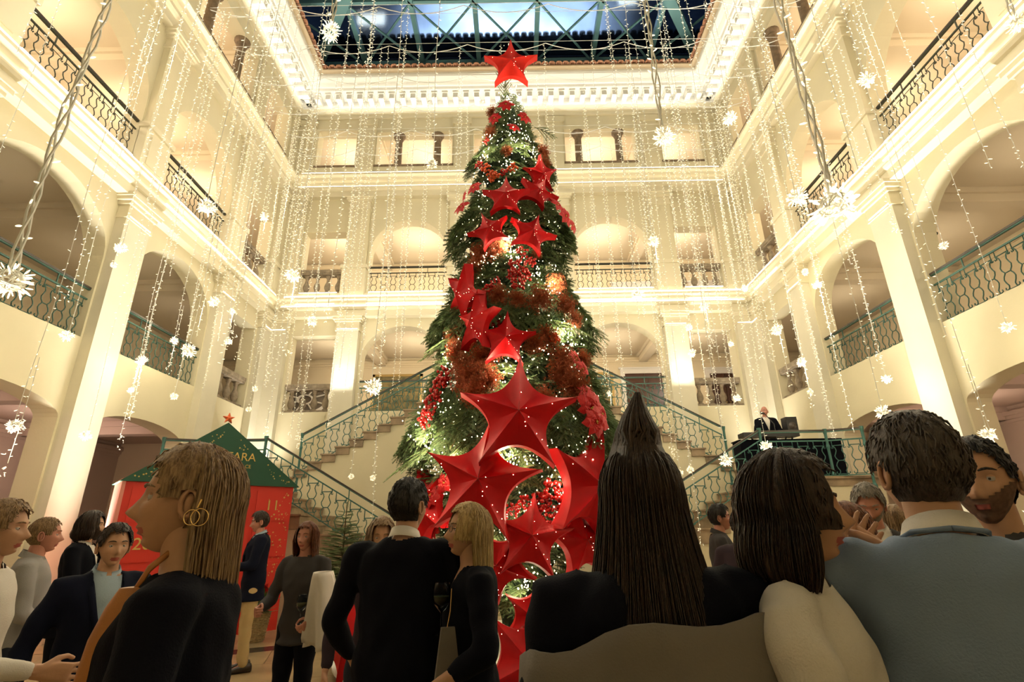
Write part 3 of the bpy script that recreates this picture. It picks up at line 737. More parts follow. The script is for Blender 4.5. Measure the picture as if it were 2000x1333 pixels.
# ------------------------------------------------------------------ red stars
red = mat('red_star_fabric', (.66, .004, .008), .5, var=.25, scale=2.5, spec=.25)
red2 = mat('orange_red_star_fabric', (.80, .022, .012), .5, var=.2, scale=2.5, spec=.25)
seam = mat('star_seam', (.30, .0, .0), .6)
def star_mesh(th=.30, cent=.16, inner=.36, seed=0):
    """unit star (tip radius 1) in the xz plane, front towards -y; concave stretched sides, ridge to every tip"""
    mb = MB(); n = 7; tips = [math.pi / 2 + 2 * math.pi * k / 5 for k in range(5)]
    def P3(a, r, y): return (r * math.cos(a), y, r * math.sin(a))
    ring = []                            # outline points with half thickness
    for k in range(5):
        a0, a1 = tips[k], tips[k] + 2 * math.pi / 5
        p0, p1 = Vector((math.cos(a0), math.sin(a0))), Vector((math.cos(a1), math.sin(a1)))
        am = (a0 + a1) / 2; pm = Vector((math.cos(am), math.sin(am))) * inner
        for i in range(n * 2):
            t = i / (n * 2); q = p0 * (1 - t) ** 2 + pm * 2 * t * (1 - t) * .72 + p1 * t * t + (pm * .20) * 2 * t * (1 - t)
            hyp = 4 * t * (1 - t); r = q.length; q = q * (1 - .13 * hyp)
            ring.append((q.x, q.y, th / 2 * (1 - .42 * hyp)))
    N = len(ring); rows = []
    for y_s in (-1, 1):
        rr = [.0, .35, .7, 1.0]; base = len(mb.v); mb.v.append((0, y_s * (th / 2 + cent), 0))
        for f in rr[1:]:
            for j, (x, z, h) in enumerate(ring):
                k = j % (n * 2); ridge = abs(k - n) / n                        # 1 at tips
                yy = y_s * (h * f ** 1.0 + (th / 2 + cent) * (1 - f) - .035 * (1 - ridge) * math.sin(f * math.pi) + (.0 if f == 1 else .03 * ridge))
                mb.v.append((x * f, yy, z * f))
        for j in range(N):
            q = (j + 1) % N; a = base + 1
            tri = (base, a + j, a + q); mb.f.append(tri if y_s < 0 else tri[::-1]); mb.mi.append(0)
            for L_ in range(2):
                b0, b1 = a + L_ * N, a + (L_ + 1) * N; f4 = (b0 + j, b1 + j, b1 + q, b0 + q); mb.f.append(f4 if y_s < 0 else f4[::-1]); mb.mi.append(0)
        rows.append(base + 1 + 2 * N)
    for j in range(N):
        q = (j + 1) % N; mb.f.append((rows[0] + j, rows[1] + j, rows[1] + q, rows[0] + q)); mb.mi.append(0)
    return mb
star_mb = star_mesh(); sm_ = star_mb.mesh('star_cover', red, True); sm2_ = star_mb.mesh('star_cover', red2, True)
for m_ in (sm_, sm2_):
    m_.set_sharp_from_angle(angle=R(28))
sb = MB()
for k in range(5):
    a = math.pi / 2 + 2 * math.pi * k / 5
    sb.tube([(0, -.312, 0), (.35 * math.cos(a), -.262, .35 * math.sin(a)), (.7 * math.cos(a), -.215, .7 * math.sin(a)), (math.cos(a), -.152, math.sin(a))], .006, 4)
seam_me = sb.mesh('seam', seam)
gb = MB(); rg = random.Random(9)
for _ in range(16):
    a = R(90 + 72 * rg.randrange(5)) + rg.gauss(0, .18); q = rg.uniform(.08, .75); gb.ball((q * math.cos(a), -.318 + .13 * q, q * math.sin(a)), .0065, 5, 4)
glint_me = gb.mesh('bulbs', M['bulbt'])
def star(px, py, size, roll, yaw, pitch, out, label, m_=None, Y=None, th=1.0):
    p, n = tree_pt(px, py, 0)
    p = at(px, py, Y or (p.y - out * .8))
    t = thing('star', label, 'star lantern', p, 0, 'red star lanterns on the tree')
    t.rotation_euler = (Matrix.Rotation(R(yaw), 4, 'Z') @ Matrix.Rotation(R(pitch), 4, 'X') @ Matrix.Rotation(R(roll), 4, 'Y')).to_euler()
    size *= .82; t.scale = (size, size * th, size)
    link('star_cover', m_ or sm_, t); link('seam', seam_me, t); link('bulbs', glint_me, t, kind='stuff')
    return t
sized = []
star(998, 128, .66, 0, 0, 6, .1, 'red star lantern crowning the top of the tree', sm2_, Y=7.65)
star(1056, 342, .40, -12, 25, 20, .25, 'red star lantern standing at the upper right of the tree, half behind another')
star(1050, 378, .42, 26, 18, -10, .35, 'red star lantern overlapping another at the upper right of the tree')
star(988, 386, .46, 2, -4, -6, .30, 'small red star lantern facing us at the upper middle of the tree')
star(957, 452, .42, -22, -10, -4, .30, 'red star lantern at upper left, beside its tilted twin')
star(1038, 458, .47, 20, 14, -8, .36, 'tilted red star lantern right of centre below the upper pair')
star(907, 577, .55, -35, -58, 12, .20, 'red star lantern turned away on the left edge of the tree')
star(934, 630, .55, 10, -52, 0, .40, 'narrow red star lantern seen edge-on left of centre')
star(988, 665, .50, 4, 0, -4, .35, 'medium red star lantern facing us at mid-height')
star(1012, 812, .86, 3, 2, -4, .42, 'large red star lantern facing us in the middle of the tree')
star(940, 940, .86, 10, -6, -2, .55, 'largest red star lantern, low on the left front of the tree')
star(1150, 950, .92, 14, 40, 2, .35, 'large red star lantern turned to the right side of the tree')
star(1036, 1052, .62, 8, 6, -12, .65, 'red star lantern below the largest one, pointing up between branches')
star(1132, 1058, .62, -8, 34, -6, .55, 'red star lantern low on the right, beside the dark-haired visitor')
star(838, 990, .66, -24, -52, 0, .45, 'red star lantern low on the left, behind the man in navy')
star(975, 1100, .55, 40, -12, 8, .75, 'red star lantern low in the middle, behind the blonde woman')
star(1038, 1200, .46, 18, 10, 10, .9, 'red star lantern near the foot of the tree')
star(700, 1265, .85, -18, -35, 0, 0, 'red star lantern standing on the floor at the left of the tree', Y=6.5)
star(855, 1270, .75, 12, -10, 4, 0, 'red star lantern on the floor between the two central visitors', Y=6.4)
star(1030, 1290, .70, 30, 8, -4, 0, 'red star lantern on the floor right of the blonde woman', Y=6.2)

# ------------------------------------------------------------------ flowers, berries, dried plumes on the tree
petal_m = mat('poinsettia_red', (.70, .008, .012), .55, var=.35, scale=20)
yel = mat('poinsettia_centre', (.6, .45, .08), .6)
def petal_flower(seed):
    r = random.Random(seed); mb = MB()
    for ring_, (n, L, up) in enumerate(((7, 1.0, .12), (6, .72, .3), (5, .42, .5))):
        for k in range(n):
            a = 2 * math.pi * (k + .5 * ring_) / n + r.uniform(-.15, .15); l = L * r.uniform(.85, 1.1); w_ = .24 * l + .04
            d = Vector((math.cos(a), 0, math.sin(a))); s_ = Vector((-math.sin(a), 0, math.cos(a)))
            pts = [Vector((0, 0, 0)), d * l * .35 + s_ * w_ * .8, d * l * .65 + s_ * w_, d * l, d * l * .65 - s_ * w_, d * l * .35 - s_ * w_ * .8, d * l * .5]
            for i, h in enumerate((.02, .16, .12, -.02, .12, .16, .22)): pts[i].y = -(h + up * .55 * min(1, pts[i].length)) * 1.0
            mb.add(pts, [(0, 1, 6), (1, 2, 6), (2, 3, 6), (3, 4, 6), (4, 5, 6), (5, 0, 6)], 0)
    for k in range(7): mb.ball((r.uniform(-.08, .08), -.22, r.uniform(-.08, .08)), .04, 5, 3, 1)
    return mb.mesh('bract_cluster', [petal_m, yel])
fl_me = [petal_flower(i) for i in range(3)]
def where(px, py):
    v = 'near the top' if py < 300 else 'upper part' if py < 480 else 'middle' if py < 700 else 'lower part' if py < 880 else 'near the foot'
    h = 'left edge' if px < 900 else 'left of centre' if px < 975 else 'centre' if px < 1025 else 'right of centre' if px < 1085 else 'right edge'
    return v, h
seen = {}
def uniq(fmt, px, py):
    v, h = where(px, py); key = fmt + v + h; seen[key] = seen.get(key, 0) + 1
    o = ('', ', second one there', ', third one there', ', fourth one there', ', fifth one there', ', sixth one there', ', seventh there', ', eighth there')[min(7, seen[key] - 1)]
    return f'{fmt} on the tree, {v}, {h}{o}'
for i, (px, py, s_) in enumerate(((990, 215, .17), (972, 240, .15), (1018, 238, .15), (1002, 258, .13), (936, 374, .17), (912, 412, .17), (920, 385, .13), (1078, 408, .17), (1092, 428, .18), (1106, 446, .14), (1140, 800, .25), (1150, 828, .22), (1135, 775, .2), (1160, 812, .18),
                                  (1112, 706, .16), (1125, 725, .14), (858, 968, .2), (848, 1005, .2), (866, 1030, .16), (880, 945, .14))):
    p, n = tree_pt(px, py, .10)
    o = link('poinsettia', fl_me[i % 3], None, p, (R(rng.uniform(-25, 10)), R(rng.uniform(0, 70)), math.atan2(n.y, n.x) + math.pi / 2), uniq('red poinsettia', px, py), 'flower', 'poinsettias on the tree')
    o.scale = (s_,) * 3
berry_m = mat('glossy_red_berry', (.50, .010, .008), .12, spec=.8)
orb = mat('orange_berry', (.65, .08, .015), .25)
def berries(seed, n=26):
    r = random.Random(seed); mb = MB()
    for k in range(n):
        d = Vector((r.gauss(0, 1), r.gauss(0, .6), r.gauss(0, 1))); d = d.normalized() * r.uniform(.35, 1)
        mb.ball(d, r.uniform(.17, .24), 7, 5)
    return mb
bb = [berries(i) for i in range(3)]; bm1 = [b.mesh('berry_cluster', berry_m, True) for b in bb]; bm2 = [b.mesh('berry_cluster', orb, True) for b in bb]
for i, (px, py, s_) in enumerate(((958, 338, .10), (968, 352, .11), (945, 330, .08), (1000, 338, .09), (985, 345, .07), (957, 285, .06), (1008, 530, .13), (1022, 545, .12), (1030, 520, .10), (1012, 560, .11), (1000, 545, .09), (972, 560, .09), (1018, 500, .09), (960, 572, .09), (982, 632, .09), (975, 645, .09), (1020, 1, .01),
                                 (880, 735, .12), (868, 762, .13), (858, 790, .13), (846, 822, .13), (875, 750, .1), (1075, 665, .08), (1050, 985, .14), (1070, 962, .14), (1090, 975, .13), (1060, 1008, .14), (1085, 1005, .12), (1035, 1008, .1), (1025, 985, .1), (1075, 1040, .11), (1090, 1015, .1), (1000, 1000, .1))):
    if s_ < .02: continue
    p, n = tree_pt(px, py, .12); col = py in (338, 352) or px == 1075
    o = link('berry_cluster', (bm2 if col else bm1)[i % 3], None, p, (0, rng.uniform(0, 6), math.atan2(n.y, n.x) + math.pi / 2), uniq('orange berry cluster' if col else 'glossy red berry cluster', px, py), 'berries', 'berry clusters on the tree')
    o.scale = (s_,) * 3
rust = mat('rust_dried_foliage', (.52, .15, .05), .8, col2=(.30, .06, .025), scale=10)
def plume(seed, n=170):
    r = random.Random(seed); mb = MB()
    for k in range(n):
        d = Vector((r.gauss(0, 1), -abs(r.gauss(0, .8)), r.gauss(0, 1))).normalized(); L = r.uniform(.6, 1.05)
        side = d.orthogonal().normalized(); up = d.cross(side)
        c = [d * (L * t) + side * (.12 * math.sin(3 * t + k)) for t in (0, .4, .7, 1)]
        mb.tube(c, [.016, .013, .01, .003], 3, cap=False)
        for t in range(3):
            q = c[1 + t // 1] if t < 3 else c[3]
            for e in (side, -side, up, -up): mb.add([q, q + d * .05, q + (d + e * 1.2).normalized() * .17], [(0, 1, 2)])
    return mb.mesh('dried_plume', rust)
pm = [plume(i) for i in range(3)]
for i, (px, py, s_) in enumerate(((966, 222, .16), (962, 262, .16), (1056, 300, .16), (1060, 322, .15), (990, 300, .13), (945, 500, .26), (975, 490, .26), (930, 530, .22), (1045, 500, .12), (1050, 590, .26), (1080, 560, .22), (1098, 600, .22), (1115, 628, .18), (975, 580, .2), (1010, 588, .17),
                                 (925, 740, .34), (950, 700, .30), (930, 770, .26), (900, 690, .24), (955, 745, .24), (1095, 735, .34), (1115, 760, .30), (1090, 705, .28), (1040, 675, .24), (1065, 660, .22), (1060, 780, .2), (895, 655, .22), (910, 715, .22), (830, 1020, .15), (1130, 705, .2))):
    p, n = tree_pt(px, py, .04)
    o = link('dried_plume', pm[i % 3], None, p, (0, rng.uniform(0, 6), math.atan2(n.y, n.x) + math.pi / 2), uniq('rust-brown dried plume', px, py), 'dried flower', 'rust dried plumes on the tree')
    o.scale = (s_ * .82,) * 3

# ------------------------------------------------------------------ fairy lights on the tree
lt = thing('tree_fairy_lights', 'warm white fairy lights wound all over the christmas tree', 'fairy lights', T0)
bm_ = MB(); wm = MB(); r2 = random.Random(11)
pts = []
def bulb_at(p, s_):
    s_ *= .52; bm_.ball(p, (s_, s_, s_ * 1.25), 5, 4)
for z, a0, a1 in [(z, r2.uniform(-3.3, -3.0), r2.uniform(0, .3)) for z in np.arange(.9, 9.3, .17)]:
    n = int(26 * prad(z)) + 4; prev = []
    for i in range(n):
        a = a0 + (a1 - a0) * i / (n - 1) + r2.uniform(-.06, .06); zz = z + r2.uniform(-.14, .14); rr = prad(zz) * r2.uniform(.86, 1.0) + .01
        p = Vector((rr * math.cos(a), rr * math.sin(a), zz)); prev.append(p); bulb_at(p, r2.uniform(.010, .017))
    wm.tube(prev, .0035, 3, cap=False)
# dense glowing bunches
for (px, py, n, sp) in ((1000, 185, 26, .16), (1020, 205, 14, .1), (945, 200, 8, .1), (1010, 270, 24, .16), (960, 268, 10, .1), (1035, 300, 18, .15), (950, 310, 12, .1), (990, 320, 12, .12), (1005, 465, 20, .15), (990, 490, 34, .16), (965, 505, 18, .14), (1010, 510, 20, .14), (940, 520, 14, .15), (1070, 565, 16, .12), (1050, 535, 12, .1),
                    (900, 560, 12, .1), (890, 700, 26, .18), (1105, 650, 20, .16), (1085, 650, 16, .14), (1120, 680, 16, .15), (985, 700, 18, .2), (1000, 750, 18, .2), (1060, 690, 14, .2), (845, 800, 20, .2), (830, 850, 26, .25), (860, 880, 22, .2), (900, 895, 18, .2), (1130, 880, 12, .2), (1085, 905, 26, .2),
                    (1120, 930, 22, .18), (1100, 960, 26, .2), (1085, 990, 18, .15), (1040, 900, 14, .15), (990, 890, 18, .15), (1010, 900, 14, .12), (850, 985, 18, .12), (880, 965, 10, .1), (1030, 1010, 16, .15), (1120, 1020, 14, .15), (1080, 1060, 16, .12), (950, 1030, 16, .15), (990, 1060, 14, .15), (1020, 1145, 16, .1), (1030, 1120, 12, .1), (880, 800, 12, .15), (925, 660, 8, .1), (1120, 720, 12, .12)):
    p, n_ = tree_pt(px, py, .0); p = p - T0
    for i in range(n):
        q = p + Vector((r2.gauss(0, sp * .6), r2.gauss(0, sp * .3), r2.gauss(0, sp * .6))); bulb_at(q + n_ * .03, r2.uniform(.010, .019))
bm_.build('bulbs', M['bulbt'], lt, kind='stuff'); wm.build('wire', mat('green_wire', (.03, .05, .02), .6), lt)
for (px, py, pw) in ((1000, 190, 10), (1012, 290, 14), (990, 490, 18), (1090, 650, 18), (885, 690, 14), (990, 730, 14), (840, 850, 18), (1085, 950, 8), (990, 895, 14), (850, 990, 8), (1030, 1010, 10), (1010, 1150, 7), (1070, 560, 12), (900, 900, 12), (950, 300, 8), (960, 1060, 8)):
    p, n_ = tree_pt(px, py, .16); light('tree_light_glow', 'POINT', p, pw * 1.0, (1, .90, .58), .07)
# small lights showing on the red stars' fabric

# ------------------------------------------------------------------ hanging fairy lights
def bulb_dash(mb, p, d, L=.034, r=.0055):
    d = d.normalized(); s = d.orthogonal().normalized() * r; u = d.cross(s).normalized() * r; q = p + d * L
    m_ = p + d * L * .5
    mb.add([p, m_ + s, m_ + u, m_ - s, m_ - u, q + s * .7, q + u * .7, q - s * .7, q - u * .7, q + d * r],
           [(0, 1, 2), (0, 2, 3), (0, 3, 4), (0, 4, 1), (1, 5, 6, 2), (2, 6, 7, 3), (3, 7, 8, 4), (4, 8, 5, 1), (5, 9, 6), (6, 9, 7), (7, 9, 8), (8, 9, 5)])
r5 = random.Random(23)
ZC = Z(12.1)
def strand(x, y, zb, zt, label, group, thick=1.0, step=.085, bundle=1, curl=0, near=1.0):
    mb = MB(); L = zt - zb; n = max(3, int(L / .35)); ph = r5.uniform(0, 6)
    def off(z, k=0): return Vector((.012 * math.sin(2.1 * z + ph + k) + (.018 * math.cos(9 * z + k * 2.1) if bundle > 1 else 0), .012 * math.cos(1.7 * z + ph) + (.018 * math.sin(9 * z + k * 2.1) if bundle > 1 else 0), 0))
    for k in range(bundle):
        nn_ = n * (3 if bundle > 1 else 1)
        mb.tube([Vector((0, 0, 0)) + off(zt - L * i / nn_, k) + Vector((0, 0, -L * i / nn_)) for i in range(nn_ + 1)], .0042 * thick, 4)
    t = mb.build('fairy_light_strand', M['cable'], None, loc=(x, y, zt), label=label, cat='fairy lights', group=group)
    bm2_ = MB(); i = 0; z = .1
    while z < L:
        a = r5.uniform(0, 6.28); s = 1 if i % 2 else -1
        d = Vector((math.cos(a) * .6 + s * .9, math.sin(a) * .5, r5.uniform(-.7, .5)))
        bulb_dash(bm2_, off(zt - z) + Vector((0, 0, -z)), d, .036 * near, .0042 * thick); z += step * r5.uniform(.5, 1.5); i += 1
    for c in range(curl):                # tangled tail
        p = Vector((r5.gauss(0, .03), r5.gauss(0, .03), -L - r5.uniform(-.1, .18))); bulb_dash(bm2_, p, Vector((r5.gauss(0, 1), r5.gauss(0, 1), r5.gauss(-.5, 1))), .036, .005)
    bm2_.build('bulbs', M['bulb'], t, kind='stuff')
    return t
def blocked(x, y, zb):                   # keep strands out of the tree and the walls
    return math.hypot(x - T0.x, y - T0.y) < 2.5
ROWS = [14.3, 13.4, 12.4, 11.3, 10.3, 9.2, 8.1, 6.9, 5.7, 4.5]
ordn = ['first', 'second', 'third', 'fourth', 'fifth', 'sixth', 'seventh', 'eighth', 'ninth', 'tenth', 'eleventh', 'twelfth', 'thirteenth', 'fourteenth', 'fifteenth', 'sixteenth', 'seventeenth', 'eighteenth', 'nineteenth', 'twentieth']
for ri_, y in enumerate(ROWS + [3.4, 2.4]):
    yn = 'the row hanging closest to the back wall' if ri_ == 0 else f'the {ordn[ri_]} row out from the back wall'
    ys = 'row closest to the back wall' if ri_ == 0 else f'{ordn[ri_]} row out from the back wall'
    t = thing('support_cable', f'white cable with swagged wire across the court, {ys}', 'cable', (0, y, ZC), group='cables across the court')
    mb = MB(); mb.tube([(-WX + .3, 0, .06), (WX - .3, 0, .06)], .006, 4); mb.build('steel_wire', M['cable'], t)
    mb = MB(); mb.tube([(-WX + .3, .12, -.12), (WX - .3, .12, -.10)], .005, 4); mb.build('steel_wire', M['cable'], t)
    pts = []; n = 7; ph = r5.uniform(-.9, .9)
    for i in range(n * 8 + 1):
        x = -WX + .3 + (2 * WX - .6) * i / (n * 8); f = (i % 8) / 8; pts.append((x, .02, .02 - 4 * .26 * f * (1 - f)))
    mb = MB(); mb.tube(pts, .010, 5); mb.build('swagged_wire', M['cable'], t)
    if y < 4: continue
    xs = []; x = -6.9 + r5.uniform(0, .5)
    while x < 6.95: xs.append(x); x += r5.uniform(.75, 1.35) * (1.0 if y > 8 else 1.45)
    xs = [x for x in xs if not blocked(x, y, 0)]
    for k, x in enumerate(xs):
        zb = r5.uniform(2.6, 7.0) if y > 9 else r5.uniform(3.2, 7.5)
        if abs(x) < 2.6: zb = max(zb, 5.0 + (3.0 if y < 9 else 0))
        if y > 12.9 and abs(x) < 5: zb = max(zb, 5.2)
        yy = y
        strand(x, yy, zb, ZC, f'fairy light strand, {ordn[min(k, 19)]} from left, {ys}', 'fairy light strands on the cables', curl=r5.choice((0, 0, 8, 14)), step=.075)
# dense curtains in the two back corners
for s, wd in ((-1, 'left'), (1, 'right')):
    for k in range(5): strand(s * (6.6 - .22 * k), (13.4, 12.4, 13.4, 12.4, 11.3)[k], Z(3.6 + .7 * k), ZC, f'fairy light strand, {ordn[k]} from the back {wd} corner, dense corner curtain', 'corner curtains of fairy lights', step=.06)
    for k in range(4): strand(s * (6.95 - .1 * k), (11.3, 10.3, 9.2, 8.1)[k], Z(3.0 + .9 * k), ZC, f'fairy light strand close to the {wd} wall, {ordn[k]} towards the viewer', 'fairy light strands by the side walls', step=.06)

def light_ball_mesh(seed, n=60, m=16):
    r = random.Random(seed); mb = MB()
    for k in range(12):                  # loops of wire wound into a ball
        ax = Vector((r.gauss(0, 1), r.gauss(0, 1), r.gauss(0, 1))).normalized(); s_ = ax.orthogonal().normalized(); u_ = ax.cross(s_); q = r.uniform(.36, .52); c0 = ax * r.uniform(-.2, .2)
        mb.tube([c0 + (s_ * math.cos(a) + u_ * math.sin(a)) * q for a in np.linspace(0, 6.3, 16)], .028, 4, cap=False)
    b = MB()
    for k in range(n):
        d = Vector((r.gauss(0, 1), r.gauss(0, 1), r.gauss(0, 1) - .2)).normalized(); p = d * r.uniform(.3, .55)
        bulb_dash(b, p, d + Vector((r.gauss(0, .35), r.gauss(0, .35), r.gauss(0, .35))), r.uniform(.26, .42), .040)
    return mb.mesh('wire_coil', M['cable']), b.mesh('bulbs', M['bulb'])
lb = [light_ball_mesh(i) for i in range(4)]
BALLS = [(20, 548, 88), (645, 62, 50), (405, 405, 42), (235, 485, 28), (222, 518, 16), (130, 656, 28), (277, 705, 24), (256, 762, 16), (340, 775, 18), (340, 665, 20), (368, 686, 36), (30, 832, 40), (168, 851, 26), (572, 538, 36), (516, 424, 22), (610, 628, 26),
         (418, 590, 26), (728, 756, 42), (686, 931, 14), (728, 934, 14), (844, 320, 26), (454, 609, 16), (446, 668, 18), (498, 760, 14), (486, 800, 14), (1296, 268, 50), (1425, 231, 34), (1692, 156, 38), (1556, 386, 48), (1628, 402, 104), (1276, 472, 28), (1246, 576, 30),
         (1375, 600, 22), (1988, 45, 46), (1843, 480, 20), (1596, 556, 22), (1572, 532, 18), (1518, 645, 28), (1566, 708, 24), (1455, 563, 18), (1725, 806, 36), (1930, 850, 38), (1968, 640, 30), (1731, 741, 22), (1496, 872, 28), (1418, 900, 32), (1352, 690, 20), (1440, 778, 20), (1328, 925, 18), (1348, 918, 18), (1190, 770, 14), (1582, 766, 14), (1428, 672, 14), (1345, 640, 20)]
items = []
for i, (px, py, dpx) in enumerate(BALLS):
    dep = 1014.5 * .23 / dpx; dep = min(dep, 14.5); d = ray(px, py); p = Vector((CX, 0, CZ)) + d * dep
    lim = min(1, (WX - .45) / abs(p.x)) if abs(p.x) > WX - .45 else 1
    if p.y * lim > 14.2: lim = 14.2 / p.y
    if lim < 1: p = Vector((CX, 0, CZ)) + d * (dep * lim); dep *= lim
    if py > 890 and p.y > 10.6: q = 10.6 / p.y; p = Vector((CX, 0, CZ)) + d * (dep * q); dep *= q
    ok_ = [y_ for y_ in ROWS + [3.4, 2.4] if abs(at(px, py, y_).x) <= WX - .4 and not math.hypot(at(px, py, y_).x - T0.x, y_ - T0.y) < 2.1 and not (py > 890 and y_ > 10.6)]
    y_ = min(ok_, key=lambda q: abs(q - p.y)); p = at(px, py, y_); dep = (p - Vector((CX, 0, CZ))).dot(_F)
    items.append((px, py, p, dpx * dep / 1014.5 * .52))
for sd, wd in ((0, 'left of the tree'), (1, 'right of the tree')):
    L_ = sorted([it for it in items if (it[0] > 1000) == sd], key=lambda q: q[1])
    for k, (px, py, p, s_) in enumerate(L_):
        onm = ordn[k] if k < 20 else ('twenty-' + ordn[k - 20])
        t = thing('fairy_light_ball', f'{"large " if s_ > .13 else ""}tangled ball of fairy lights, {onm} from the top among those {wd}', 'light ball', p, 0, 'balls of fairy lights')
        t.rotation_euler = (r5.uniform(0, 6), r5.uniform(0, 6), r5.uniform(0, 6)); t.scale = (s_,) * 3
        a, b = lb[k % 4]; link('wire_coil', a, t); link('bulbs', b, t, kind='stuff')
        near = p.y < 3.8
        strand(p.x, p.y, p.z + s_ * .4, ZC, f'{"thick twisted" if near else "fairy"} light strand carrying {onm} ball from the top, {wd}', 'strands that carry light balls', thick=1.5 if near else 1, bundle=3 if near else 1, step=.11, near=1.1 if near else 1)
        if k % 3 == 0 and not near: strand(p.x + .03, p.y, p.z - r5.uniform(.4, 1.2), p.z + .8, f'short light tail under the {onm} ball from the top, {wd}', 'tails below light balls', curl=8)
        if s_ > .10: light('ball_glow', 'POINT', p + Vector((0, -.05, -.22)), 5 if near else 9, (1, .88, .6), .1)

# ------------------------------------------------------------------ people
def skinmat(name, col): return mat(name, col, .5, var=.12, scale=8, bump=.08, bscale=60, spec=.35)
SK = dict(light=skinmat('skin_light', (.62, .33, .20)), tan=skinmat('skin_tan', (.58, .32, .19)), pink=skinmat('skin_pink', (.60, .27, .19)))
lipm = mat('lips', (.42, .10, .08), .4); eyew = mat('eye_white', (.50, .45, .41), .3); iris = mat('iris', (.04, .025, .015), .15)
def hairmat(name, c1, c2): return mat(name, c1, .42, col2=c2, scale=28, stretch=(6, 6, .6), bump=.5, bscale=60, spec=.4)
HM = dict(darkbrown=hairmat('hair_dark_brown', (.050, .026, .014), (.012, .006, .004)), black=hairmat('hair_black', (.018, .014, .012), (.005, .004, .004)),
          blonde=hairmat('hair_blonde', (.66, .47, .20), (.34, .21, .08)), ash=hairmat('hair_ash_blonde', (.42, .27, .13), (.15, .08, .035)), grey=hairmat('hair_grey', (.36, .32, .27), (.14, .12, .10)),
          auburn=hairmat('hair_auburn', (.26, .085, .03), (.08, .025, .01)), stubble=mat('stubble', (.17, .085, .05), .7, var=.5, scale=60), taupe=hairmat('hair_taupe', (.085, .062, .045), (.028, .02, .014)))
def cloth(name, col, var=.12, rough=.85): return mat(name, col, rough, var=var, scale=5, bump=.25, bscale=220, spec=.12)
CL = dict(navy=cloth('navy_wool', (.007, .009, .022)), black=cloth('black_knit', (.004, .0045, .009)), white=cloth('white_cotton', (.72, .66, .58), .05), grey=cloth('grey_cotton', (.36, .34, .33)),
          blue=cloth('pale_blue_blazer', (.23, .30, .42), .1), khaki=cloth('khaki_cotton', (.58, .42, .20)), dgrey=cloth('dark_grey_cotton', (.06, .055, .055)), jean=cloth('dark_denim', (.03, .035, .05)),
          lblue=cloth('light_blue_shirt', (.40, .50, .58)), brown=cloth('brown_suede', (.22, .10, .04)), taupe=cloth('taupe_coat', (.20, .175, .145), .15), plum=cloth('plum_cloth', (.05, .035, .045)), leather=mat('leather', (.03, .018, .012), .4))

def remeshed(mb, voxel, smooth=6, name='tmp', wr=None, cut=None):
    """union of overlapping closed shapes -> one continuous surface (numpy verts, faces)"""
    me = bpy.data.meshes.new(name); me.from_pydata(mb.v, [], mb.f); o = bpy.data.objects.new(name, me); C.objects.link(o)
    m = o.modifiers.new('r', 'REMESH'); m.mode = 'VOXEL'; m.voxel_size = voxel
    if smooth: s = o.modifiers.new('s', 'SMOOTH'); s.factor = .5; s.iterations = smooth
    dg = bpy.context.evaluated_depsgraph_get(); ev = o.evaluated_get(dg); r = bpy.data.meshes.new_from_object(ev)
    n = len(r.vertices); v = np.empty(n * 3); r.vertices.foreach_get('co', v); v = v.reshape(-1, 3)
    nv = np.empty(n * 3); r.vertices.foreach_get('normal', nv); nv = nv.reshape(-1, 3)
    f = [tuple(p.vertices) for p in r.polygons]
    bpy.data.objects.remove(o); bpy.data.meshes.remove(me); bpy.data.meshes.remove(r)
    if wr: v = v + nv * wr(v)[:, None]
    return v, f
def ellsec(c, rx, ry, n=14, tilt=0, p=2.3):
    out = []
    for k in range(n):
        a = 2 * math.pi * k / n; ca, sa = math.cos(a), math.sin(a)
        x = rx * abs(ca) ** (2 / p) * (1 if ca >= 0 else -1); y = ry * abs(sa) ** (2 / p) * (1 if sa >= 0 else -1)
        out.append(Vector((c[0] + x, c[1] + y, c[2])))
    return out
def loft(mb, secs):
    n = len(secs[0]); b = len(mb.v)
    for s in secs: mb.v += [tuple(p) for p in s]
    for i in range(len(secs) - 1):
        for k in range(n): mb.f.append((b + i * n + k, b + i * n + (k + 1) % n, b + (i + 1) * n + (k + 1) % n, b + (i + 1) * n + k)); mb.mi.append(0)
    mb.f.append(tuple(b + k for k in reversed(range(n)))); mb.f.append(tuple(b + (len(secs) - 1) * n + k for k in range(n))); mb.mi += [0, 0]
def limb(mb, pts, rr, n=10):
    """tapered limb with rounded ends"""
    pts = [Vector(p) for p in pts]; d0 = (pts[0] - pts[1]).normalized(); d1 = (pts[-1] - pts[-2]).normalized()
    P_ = [pts[0] + d0 * rr[0] * .9, pts[0] + d0 * rr[0] * .6] + pts + [pts[-1] + d1 * rr[-1] * .6, pts[-1] + d1 * rr[-1] * .9]
    R_ = [rr[0] * .35, rr[0] * .8] + list(rr) + [rr[-1] * .8, rr[-1] * .35]
    mb.tube(P_, R_, n)
